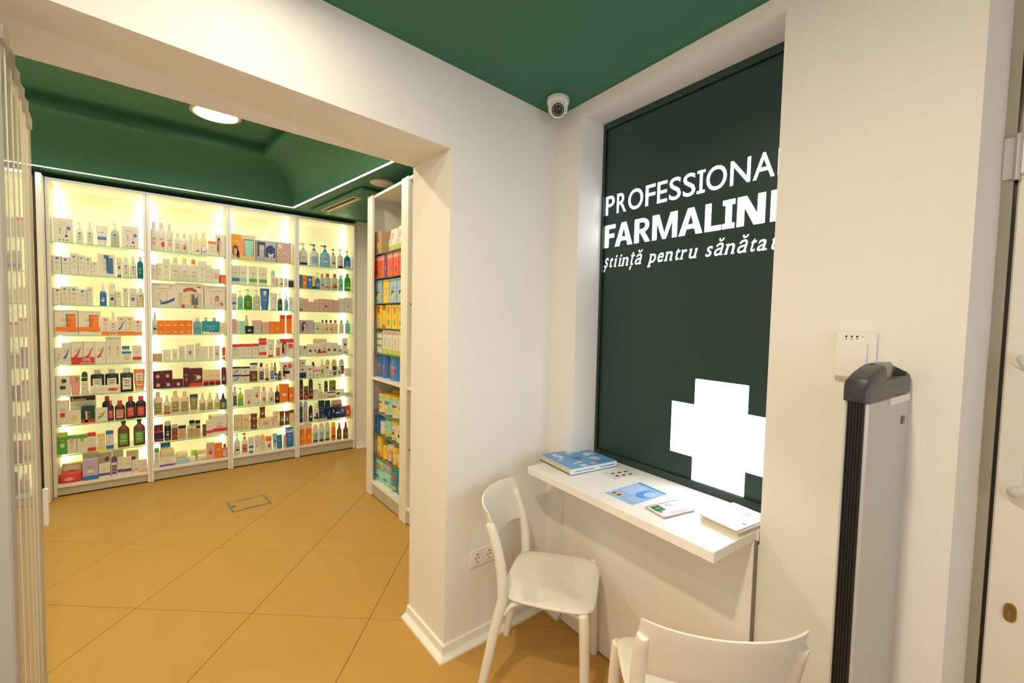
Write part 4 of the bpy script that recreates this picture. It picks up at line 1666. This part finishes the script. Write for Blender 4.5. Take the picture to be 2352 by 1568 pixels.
# local x runs towards the viewer, local y to the shop's right wall
MB().bevel_box((0, 0, -.0222), (1.14, .62, -.0005), .010).build('panel', M['green'], ac)
m = MB().box((.13, .052, -.0245), (.87, .135, -.0222)).build('louvre_frame', M['beige'], ac)
MB().box((.16, .070, -.0255), (.84, .092, -.0246)).build('slot', M['dark'], m)
MB().box((.16, .094, -.029), (.84, .130, -.0250)).build('louvre', M['beige'], m)
MB().box((.02, .155, -.0245), (.055, .185, -.0222)).build('receiver', M['whiteplastic'], ac)
g = MB().box((.15, .20, -.0228), (.98, .52, -.0221)).build('grille', M['green'], ac)
for k in range(10):
    MB().box((.17, .215 + k * .030, -.0250), (.96, .225 + k * .030, -.0229)).build('grille_slat', M['green'], g)
t = thing('ceiling_speaker', 'round cream ceiling speaker above the side shelf unit', 'speaker', (-.172, 1.775, SHOP_Z))
MB().loft([(-.0005, .098, .098, 2), (-.006, .096, .096, 2), (-.009, .086, .086, 2)], n=32).build('ring', M['beige'], t, smooth=True)
MB().loft([(-.0105, .084, .084, 2), (-.0092, .085, .085, 2)], n=32).build('grille', M['trim'], t, smooth=True)

# ------------------------------------------------------------------ floor box
HC = [(-1.172, 2.424), (-.899, 2.452), (-.888, 2.227), (-1.154, 2.205)]
hx = math.atan2(HC[2][1] - HC[3][1], HC[2][0] - HC[3][0])
hb = thing('floor_box', 'rectangular metal floor box let into the ochre tiles', 'floor box', (-1.028, 2.327, 0), hx)
a, b = .136, .112
MB().box((-a, -b, .0003), (a, -b + .015, .003)).box((-a, b - .013, .0003), (a, b, .003)).box((-a, -b + .013, .0003), (-a + .016, b - .013, .003)).box((a - .016, -b + .013, .0003), (a, b - .013, .003)).build('frame', M['metal'], hb)
MB().box((-a + .016, -b + .013, .0003), (a - .016, b - .013, .0022)).build('lid', M['floor'], hb)
MB().box((-.055, -b + .012, .0022), (.052, -b + .026, .0034)).build('hinge_bar', M['metal'], hb)
MB().box((-.055, b - .026, .0022), (.052, b - .012, .0034)).build('hinge_bar', M['metal'], hb)
lt = MB().bevel_box((-a + .014, -.022, .0022), (-a + .046, .020, .0040), .0006).build('latch', M['metal'], hb)
MB().loft([(.0040, .008, .008, 2), (.0044, .008, .008, 2)], n=12, off=(-a + .028, 0, 0)).build('latch_hole', M['black'], lt)

# ------------------------------------------------------------------ pleated screen drawn into the opening
ps = thing('pleated_screen', 'translucent pleated insect screen hanging in the wide opening by the post', 'screen', (-1.93, .40, 0))
P0, P1 = Vector((-1.880, .04)), Vector((-1.938, .735))
NF = 11
pl = []
dv = (P1 - P0).normalized()
nv = Vector((dv.y, -dv.x))
for k in range(NF + 1):
    f = k / NF
    p = P0 + (P1 - P0) * f + nv * (.0026 if k % 2 else -.0026)
    pl.append((p.x + 1.93, p.y - .40))
def ztop(f):
    return 2.200 - .02 * max(0, f - .9) * 10
m = MB()
for k in range(NF):
    f0, f1 = k / NF, (k + 1) / NF
    m.face([(*pl[k], .012), (*pl[k + 1], .012), (*pl[k + 1], ztop(f1)), (*pl[k], ztop(f0))])
m.build('pleated_mesh', M['mesh'], ps, fix=False)
m = MB()
for k in range(NF):
    z0, z1 = ztop(k / NF), ztop((k + 1) / NF)
    q0, q1 = pl[k], pl[k + 1]
    sg_ = .006
    R = []
    for (x, y), z in ((q0, z0), (q1, z1)):
        R.append([(x - .009, y, z - .030), (x + .009, y, z - .030), (x + .010, y, z + .004 + sg_ * (k % 2)), (x - .010, y, z + .004 + sg_ * (k % 2))])
    m.rings(R)
m.build('ruffled_heading', see_through('heading_cloth', (.75, .70, .60), .85), ps)
for k in range(0, NF):
    x, y = pl[k]
    MB().box((x - .0016, y - .0016, .012), (x + .0016, y + .0016, ztop(k / NF) - .03)).build('pleat_cord', M['trim'], ps)
lead = MB().bevel_box((-.016 - .008, .330, .006), (.006 - .008, .345, 2.17), .002).build('pull_bar', see_through('bar_plastic', (.72, .68, .58), .7), ps)
MB().bevel_box((.000, .332, .68), (.016, .345, .825), .003).build('pull_handle', M['whiteplastic'], lead)
po = MB().bevel_box((-1.932, -.025, 0), (-1.876, .030, 2.2160), .004).build('screen_post', principled('post_shaded_grey', (.42, .40, .37), .5))
tag(po, 'upright post, shade painted into its grey, at the near end of the pleated screen', 'post')

# ------------------------------------------------------------------ chairs
def make_chair(label, loc, rot):
    """local +y is the way the chair faces"""
    t = thing('chair', label, 'chair', loc, rot, 'white plastic chairs by the counter')
    SH = .442
    # seat: rounded square shell, slightly dished
    N = 44
    def outline(r, drop):
        ring = []
        for j in range(N):
            a = 2 * PI * j / N
            c, s = math.cos(a), math.sin(a)
            x, y = math.copysign(abs(c) ** (2 / 5.2), c), math.copysign(abs(s) ** (2 / 5.2), s)
            hw = .196 - .010 * (y < 0) * abs(y)
            z = SH - .010 * (1 - min(1, (x * x + y * y) * r * r)) - drop
            if y > .75:
                z -= .012 * ((y - .75) / .25) ** 2 * r
            ring.append((x * hw * r, y * .186 * r + .004, z))
        return ring
    R = [outline(r, 0) for r in (.12, .45, .75, .93)] + [outline(.985, .002), outline(1.0, .007), outline(.985, .013), outline(.93, .016), outline(.5, .018)]
    MB().rings(R).build('seat', M['chair'], t, smooth=True, auto=60)
    # legs
    for s in (-1, 1):
        MB().tube([(s * .184, .150, SH - .009), (s * .186, .151, SH - .014), (s * .189, .155, SH - .06), (s * .207, .168, .012), (s * .207, .168, 0)], [.013, .0185, .0195, .0165, .015], n=16).build('leg', M['chair'], t, smooth=True)
    for s in (-1, 1):
        MB().tube([(s * .206, -.245, 0), (s * .206, -.243, .012), (s * .197, -.186, .30), (s * .191, -.154, .44), (s * .190, -.160, .53), (s * .189, -.177, .62), (s * .189, -.200, .690), (s * .189, -.212, .718), (s * .189, -.2135, .7225)], [.014, .0155, .0195, .0205, .0200, .0190, .0178, .0166, .0145], n=16, flat=1.0).build('leg', M['chair'], t, smooth=True)
        MB().tube([(s * .188, -.150, SH - .060), (s * .176, -.125, SH - .032), (s * .150, -.08, SH - .024), (s * .145, .06, SH - .024), (s * .170, .135, SH - .030)], [.012, .0105, .009, .009, .011], n=10).build('side_rail', M['chair'], t, smooth=True)
    MB().tube([(-.185, -.152, SH - .030), (0, -.165, SH - .034), (.185, -.152, SH - .030)], .0105, n=10).build('back_rail', M['chair'], t, smooth=True)
    # backrest: curved band wrapping the rear posts
    NU, NV = 22, 9
    def bp(u, v, off):
        th = u * .95
        x = .197 * math.sin(th) / math.sin(.95)
        dip = (math.cos(th) - math.cos(.95)) / (1 - math.cos(.95))
        top = .776 - .006 * (1 - dip)
        bot = .590 + .022 * dip - .022 * max(0, (abs(u) - .75) / .25) ** 1.3
        z = bot + (top - bot) * v
        lean = .060 * (z - .60) / .16
        y = -.156 - .066 * dip - lean
        nx, ny = math.sin(th), -math.cos(th)
        return Vector((x + nx * off, y + ny * off, z))
    G = []
    for v in range(NV + 1):
        G.append([v / NV, .0055 if 0 < v < NV else .0035])
    R = []
    for i in range(NU + 1):
        u = -1 + 2 * i / NU
        e = 1 if 0 < i < NU else .6
        ring = [bp(u, v, o * e) for v, o in G] + [bp(u, v, -o * e) for v, o in reversed(G)]
        R.append(ring)
    MB().rings(R).build('backrest', M['chair'], t, smooth=True, auto=50)
    return t
def rotfor(fx, fy):
    return math.atan2(fy, fx) - PI / 2
ch1 = make_chair('white plastic chair turned side-on between wall socket and counter', (-.330, -.380, 0), rotfor(.586, -.81))
def copy_thing(root, label, loc, rot):
    r = root.copy()
    COL.objects.link(r)
    r.location = loc
    r.rotation_euler = (0, 0, rot)
    r['label'] = label
    for c in list(root.children):
        d = c.copy()
        COL.objects.link(d)
        d.parent = r
    return r
copy_thing(ch1, 'white plastic chair with its back to the viewer, facing the cover panel', (-.371, -1.008, 0), rotfor(.69, .723))

# ------------------------------------------------------------------ small things on the walls
# dome camera in the ceiling corner, looking at the photographer
cc = thing('security_camera', 'small white dome camera with a dark lens in the ceiling corner', 'camera', (-.125, -.135, CEIL_Z(-.125)))
MB().loft([(-.0003, .048, .048, 2), (-.004, .051, .051, 2), (-.022, .052, .052, 2), (-.030, .049, .049, 2), (-.034, .044, .044, 2)], n=36).build('base', M['whiteplastic'], cc, smooth=True)
dirv = (Vector(CAM_AT) - Vector((-.125, -.135, H_CEIL - .06))).normalized()
q = dirv.to_track_quat('Z', 'X')
for s in (-1, 1):
    side = Vector((-dirv.y, dirv.x, 0)).normalized() * s
    ck = MB().loft([(-.028, .011, .030, 3), (-.050, .009, .026, 3), (-.066, .006, .015, 2.5)], n=18).build('bracket', M['whiteplastic'], cc, smooth=True)
    ck.rotation_euler = (0, 0, math.atan2(side.y, side.x))
    ck.location = (side.x * .036, side.y * .036, 0)
bl = MB().loft([(-.036, .020, .020, 2), (-.028, .031, .031, 2), (-.012, .0365, .0365, 2), (.012, .0365, .0365, 2), (.030, .0350, .0350, 2), (.034, .0335, .0335, 2), (.034, .030, .030, 2), (.032, .0285, .0285, 2)], n=36).build('ball', M['whiteplastic'], cc, smooth=True)
bl.location = (dirv.x * .018, dirv.y * .018, -.060)
bl.rotation_mode = 'QUATERNION'
bl.rotation_quaternion = q
MB().loft([(.0322, .0283, .0283, 2), (.0332, .0283, .0283, 2)], n=30).build('lens_plate', M['black'], bl)
MB().loft([(.0334, .013, .013, 2), (.0370, .011, .011, 2), (.0378, .006, .006, 2)], n=24).build('lens', principled('lens', (.01, .008, .012), .08, coat=.8), bl, smooth=True)
for k in range(14):
    a = 2 * PI * (k + .5) / 14
    MB().loft([(.0334, .0026, .0026, 2), (.0344, .0022, .0022, 2)], n=8, off=(.0215 * math.cos(a), .0215 * math.sin(a), 0)).build('infrared_lamp', M['grey'], bl)

# double socket on the front wall
so = thing('double_socket', 'white double wall socket low on the wall behind the side-on chair', 'socket', (-.413, 0, .397))
MB().bevel_box((-.072, -.009, -.040), (.072, -.0004, .040), .003).build('plate', M['whiteplastic'], so)
for s in (-1, 1):
    c = MB().loft([(.0, .0255, .0255, 2), (.0022, .0250, .0250, 2), (.0022, .0205, .0205, 2), (-.006, .0195, .0195, 2)], n=28, caps=True).build('well', M['trim'], so, smooth=True)
    c.location = (s * .034, -.0092, 0)
    c.rotation_euler = (PI / 2, 0, 0)
    for hx_ in (-.0085, .0085):
        MB().loft([(.0024, .003, .003, 2), (.0028, .003, .003, 2)], n=10, off=(hx_, 0, 0)).build('pin_hole', M['black'], c)
    MB().box((-.004, .015, .0022), (.004, .0195, .0034)).box((-.004, -.0195, .0022), (.004, -.015, .0034)).build('earth_clip', M['brass'], c)

# alarm/access box on the right wall
ab = thing('access_box', 'square white control box with four indicator dots on the wall above the antenna', 'control box', LB(0, -1.2985, 1.355), WB)
MB().bevel_box((-.018, -.047, 0), (-.0004, .047, .134), .004).build('casing', M['whiteplastic'], ab)
MB().bevel_box((-.027, -.030, .006), (-.018, .044, .104), .004).build('cover', M['whiteplastic'], ab)
for k in range(4):
    z = .120
    y = .020 - k * .0125
    MB().box((-.0186, y - .0022, z - .001 - .002 * (k < 3)), (-.0179, y + .0022, z + .002 * (k < 3))).build('indicator', M['black'], ab)
    if k < 3:
        MB().box((-.0186, y - .002, z - .008), (-.0179, y + .002, z - .0062)).build('indicator', M['darkgrey'], ab)

# anti-theft antenna: slim upright with a ribbed dark front edge and a dark cap
M['ribs'] = principled('rib_rubber', (.022, .020, .018), .55, spec=.25)
AL, AW_ = .300, .044
an = thing('antitheft_antenna', 'tall slim antenna pedestal with dark cap and ribbed black front edge', 'antenna', LB(-.012 - AL / 2, -1.417 + AW_ / 2, 0), WB)
MB().bevel_box((-AL / 2 - .02, -AW_ / 2 - .02, 0), (AL / 2, AW_ / 2 + .0, .018), .004).build('foot_plate', M['darkgrey'], an)
hz = 1.337
MB().bevel_box((-AL / 2 + .004, -AW_ / 2, .018), (AL / 2, AW_ / 2, hz), .004).build('body', M['grey'], an)
fe = MB().bevel_box((-AL / 2 + .0015, -AW_ * .37, .018), (-AL / 2 + .0039, AW_ * .37, hz), .0008).build('front_edge', M['black'], an)
for k in range(6):
    y = -AW_ * .31 + k * AW_ * .124
    MB().loft([(.02, .0030, .0020, 2), (hz - .002, .0030, .0020, 2)], n=8, off=(-AL / 2 + .0012, y, 0)).build('rib', M['ribs'], fe, smooth=True)
# cap: domed, with a scooped grip
m = MB()
R = []
for i, (x, zt) in enumerate([(-AL / 2 - .004, 1.372), (-AL / 2 + .002, 1.386), (-AL / 2 + .03, 1.398), (-AL / 2 + .075, 1.409), (-AL / 2 + .105, 1.414), (-.037, 1.416), (0.02, 1.418), (.08, 1.412), (.125, 1.402), (AL / 2 - .004, 1.388), (AL / 2 + .001, 1.376)]):
    e = 1 if 0 < i < 10 else .72
    zb_ = hz + (.0 if x < 0 else .004)
    hw = (AW_ / 2 + .002) * e
    if -.04 < x < AL / 2 - .01:                      # scooped grip on the near side, ridge on the far side
        R.append([(x, -hw, zb_), (x, -hw, 1.366 + .010 * (x > .06)), (x, -hw * .90, 1.371 + .010 * (x > .06)), (x, -hw * .05, 1.380), (x, hw * .10, zt), (x, hw * .85, zt - .003), (x, hw, zt - .014), (x, hw, zb_)])
    else:
        R.append([(x, -hw, zb_), (x, -hw, zt - .016), (x, -hw * .93, zt - .006), (x, -hw * .72, zt), (x, hw * .72, zt), (x, hw * .93, zt - .006), (x, hw, zt - .016), (x, hw, zb_)])
m.rings(R)
cp = m.build('cap', M['darkgrey'], an, smooth=True, auto=35)
MB().bevel_box((-.034, -AW_ * .16, 1.374), (.062, AW_ * .12, 1.4175), .004).build('lamp_window', principled('lamp_window', (.24, .20, .15), .3), cp)
MB().bevel_box((-.005, -AW_ / 2 - .003, 1.318), (AL / 2 - .004, -AW_ / 2 + .001, 1.336), .001).build('collar', M['whiteplastic'], an)
MB().bevel_box((AL / 2 - .055, -AW_ / 2 - .0015, 1.262), (AL / 2 - .03, -AW_ / 2 + .0005, 1.282), .0005).build('badge', M['darkgrey'], an)

# ------------------------------------------------------------------ papers on the counter
ZC = .8284
def sheet_pts(c, z):
    return [(*p, z) for p in c]
def slab(name, quad, z0, z1, col, side=None, mat='paper', parent=None):
    mb = MB()
    cx = sum(p[0] for p in quad) / 4
    cy = sum(p[1] for p in quad) / 4
    R = [[(p[0] - cx, p[1] - cy, z - z0) for p in quad] for z in (z0, z1)]
    mb.rings(R, side or col)
    mb.c[-1] = col
    o = mb.build(name, M[mat], parent)
    o.location = (cx, cy, z0)
    return o
def quad_print(o, quad, z, items, name='print'):
    """items: (u0, u1, v0, v1, colour) on the quad, u along edge 0-1, v along edge 0-3"""
    mb = MB()
    Q = [Vector((p[0] - o.location.x, p[1] - o.location.y)) for p in quad]
    def at(u, v):
        p = Q[0] * (1 - u) * (1 - v) + Q[1] * u * (1 - v) + Q[2] * u * v + Q[3] * (1 - u) * v
        return (p.x, p.y, z - o.location.z)
    for k, it in enumerate(items):
        dz = .00015 * (k % 4 + 1)
        if it[0] == 'spot':
            _, u, v, ru, rv, col = it
            pts = [at(min(1, max(0, u + ru * math.cos(a * PI / 7))), min(1, max(0, v + rv * math.sin(a * PI / 7)))) for a in range(14)]
        else:
            u0, u1, v0, v1, col = it
            pts = [at(u0, v0), at(u1, v0), at(u1, v1), at(u0, v1)]
        mb.face([(x, y, zz + dz) for x, y, zz in pts], col)
    return mb.build(name, M['paper'], o, fix=False)
sky, cloud, deep = (.13, .34, .68), (.62, .68, .72), (.02, .06, .2)
# hardback with a sky cover: back corner, left, front, right
BQ = [(-.158, -.105), (-.193, -.345), (.072, -.385), (.107, -.150)]
bk = thing('hardback_book', 'thick hardback book with clouds and blue sky on its cover', 'book', (-.04, -.245, ZC))
def rel(q, c):
    return [(p[0] - c[0], p[1] - c[1]) for p in q]
bc = (-.04, -.245)
rq = rel(BQ, bc)
def shrink(q, e):
    return [(p[0] * (1 - e), p[1] * (1 - e)) for p in q]
for z0, z1, cb in ((0, .003, (.02, .10, .09)), (.024, .027, (.55, .62, .66))):
    MB().rings([[(*p, z) for p in rq] for z in (z0, z1)], cb).build('cover_board', M['paper'], bk)
pb = [(rq[0][0] + .004, rq[0][1] - .004), (rq[1][0] + .005, rq[1][1] + .012), (rq[2][0] - .004, rq[2][1] + .012), (rq[3][0] - .006, rq[3][1] - .004)]
MB().rings([[(*p, z) for p in pb] for z in (.003, .024)], (.70, .58, .40)).build('page_block', M['paper'], bk)
sv = (Vector(rq[0]) - Vector(rq[1])).normalized() * .011
sq = [rq[1], rq[2], (rq[2][0] + sv.x, rq[2][1] + sv.y), (rq[1][0] + sv.x, rq[1][1] + sv.y)]
spn = MB().rings([[(*p, z) for p in sq] for z in (.003, .024)], (.66, .72, .74)).build('spine', M['paper'], bk)
e0, e1 = Vector(rq[1]), Vector(rq[2])
en = (e1 - e0).normalized()
en = Vector((en.y, -en.x)) * .0004
stp = MB()
for f0, f1 in ((.08, .50), (.62, .95)):
    a_, b_ = e0.lerp(e1, f0) + en, e0.lerp(e1, f1) + en
    stp.face([(a_.x, a_.y, .012), (b_.x, b_.y, .012), (b_.x, b_.y, .016), (a_.x, a_.y, .016)], (.06, .18, .48))
stp.build('spine_print', M['paper'], spn, fix=False)
top = MB()
Qs = [Vector(p) for p in rq]
def bat(u, v, dz):
    p = Qs[0] * (1 - u) * (1 - v) + Qs[1] * u * (1 - v) + Qs[2] * u * v + Qs[3] * (1 - u) * v
    return (p.x, p.y, .0272 + dz)
top.face([bat(.01, .01, 0), bat(.99, .01, 0), bat(.99, .99, 0), bat(.01, .99, 0)], sky)
rc = random.Random(5)
for cu, cv_, s in ((.25, .22, .10), (.45, .15, .08), (.80, .30, .12), (.75, .75, .13), (.30, .80, .14), (.12, .55, .09), (.92, .55, .07)):
    for q_ in range(5):
        u, v, r = cu + rc.uniform(-s, s), cv_ + rc.uniform(-s, s) * .6, s * rc.uniform(.35, .6)
        top.face([bat(min(.99, max(.01, u + r * math.cos(a * PI / 6))), min(.99, max(.01, v + r * .8 * math.sin(a * PI / 6))), .0003 + q_ * .00005) for a in range(12)], cloud)
for k in range(4):
    top.face([bat(.42, .40 + k * .05, .0008), bat(.66 - k * .03, .40 + k * .05, .0008), bat(.66 - k * .03, .415 + k * .05, .0008), bat(.42, .415 + k * .05, .0008)], deep)
top.build('print', M['paper'], bk, fix=False)

L1 = [(-.045, -.398), (-.075, -.492), (.064, -.530), (.094, -.430)]
o = slab('leaflet', L1, ZC, ZC + .0022, (.74, .70, .66), (.70, .62, .54))
tag(o, 'white leaflet with small dark pictures beside the hardback book', 'leaflet', 'papers on the counter')
it = [(.12 + .0, .9, .05, .08, (.5, .45, .45))]
for r in range(2):
    for k in range(3):
        u, v = .35 + r * .33, .22 + k * .25
        it += [('spot', u, v, .07, .07, (.10, .03, .03)), (u - .05, u + .05, v + .09, v + .10, (.3, .3, .3))]
quad_print(o, L1, ZC + .0022, it)
L2 = [(-.224, -.558), (-.231, -.694), (-.034, -.712), (-.014, -.572)]
o = slab('leaflet', L2, ZC, ZC + .0018, (.30, .48, .78), (.5, .55, .6))
tag(o, 'pale blue leaflet with a small picture and green edge at counter middle', 'leaflet', 'papers on the counter')
it = [(.0, 1, .93, .965, (.02, .22, .16)), (.06, .42, .06, .22, (.66, .62, .5)), (.10, .20, .09, .19, (.1, .12, .06)), (.26, .38, .09, .19, (.35, .04, .03)), (.05, .5, .35, .85, (.42, .55, .82)), ('spot', .72, .60, .22, .26, (.12, .30, .70)), ('spot', .80, .66, .16, .16, (.40, .56, .82))]
for k in range(6):
    it.append((.55, .92, .10 + k * .04, .115 + k * .04, (.55, .66, .84)))
quad_print(o, L2, ZC + .0018, it)
L3 = [(-.216, -.735), (-.240, -.828), (-.099, -.859), (-.068, -.767)]
o = slab('brochure', L3, ZC, ZC + .0045, (.72, .66, .68), (.45, .30, .28))
tag(o, 'folded brochure with a green picture and dark red edge', 'brochure', 'papers on the counter')
it = [(.96, 1, 0, 1, (.16, .03, .04)), (0, .03, .0, 1, (.16, .04, .05)), (.10, .52, .08, .36, (.02, .16, .06)), ('spot', .30, .22, .10, .08, (.10, .36, .12)), ('spot', .80, .60, .14, .30, (.55, .38, .48)), (.14, .30, .55, .58, (.3, .2, .3)), (.14, .40, .64, .67, (.4, .3, .4)), (.55, .62, .10, .2, (.2, .08, .2))]
quad_print(o, L3, ZC + .0045, it)
rb = random.Random(3)
SQ = [(-.150, -.905), (-.166, -1.050), (-.062, -1.066), (.062, -.945)]
SQ = [(-.141, -.905), (-.165, -1.040), (.030, -1.066), (.054, -.930)]
for k in range(4):
    ja, jb = rb.uniform(-.004, .004), rb.uniform(-.004, .004)
    Q = [(p[0] + ja, p[1] + jb) for p in SQ]
    z0 = ZC + k * .0052
    o = slab('booklet', Q, z0, z0 + .0048, (.76, .74, .71), (.62, .56, .46))
    tag(o, ['white booklet at the bottom of the stack by the recess edge', 'second booklet from the bottom of the white stack', 'third booklet from the bottom of the white stack', 'topmost white booklet with a small blue figure on its cover'][k], 'booklet', 'stack of booklets on the counter')
    if k == 3:
        it = [(.52, .545, .46, .74, (.30, .32, .38)), (.585, .61, .50, .80, (.30, .32, .38)), (.65, .67, .60, .82, (.40, .42, .48)), ('spot', .86, .34, .022, .035, (.06, .10, .22)), (.85, .93, .325, .365, (.06, .10, .22))]
        quad_print(o, Q, z0 + .0048, it)
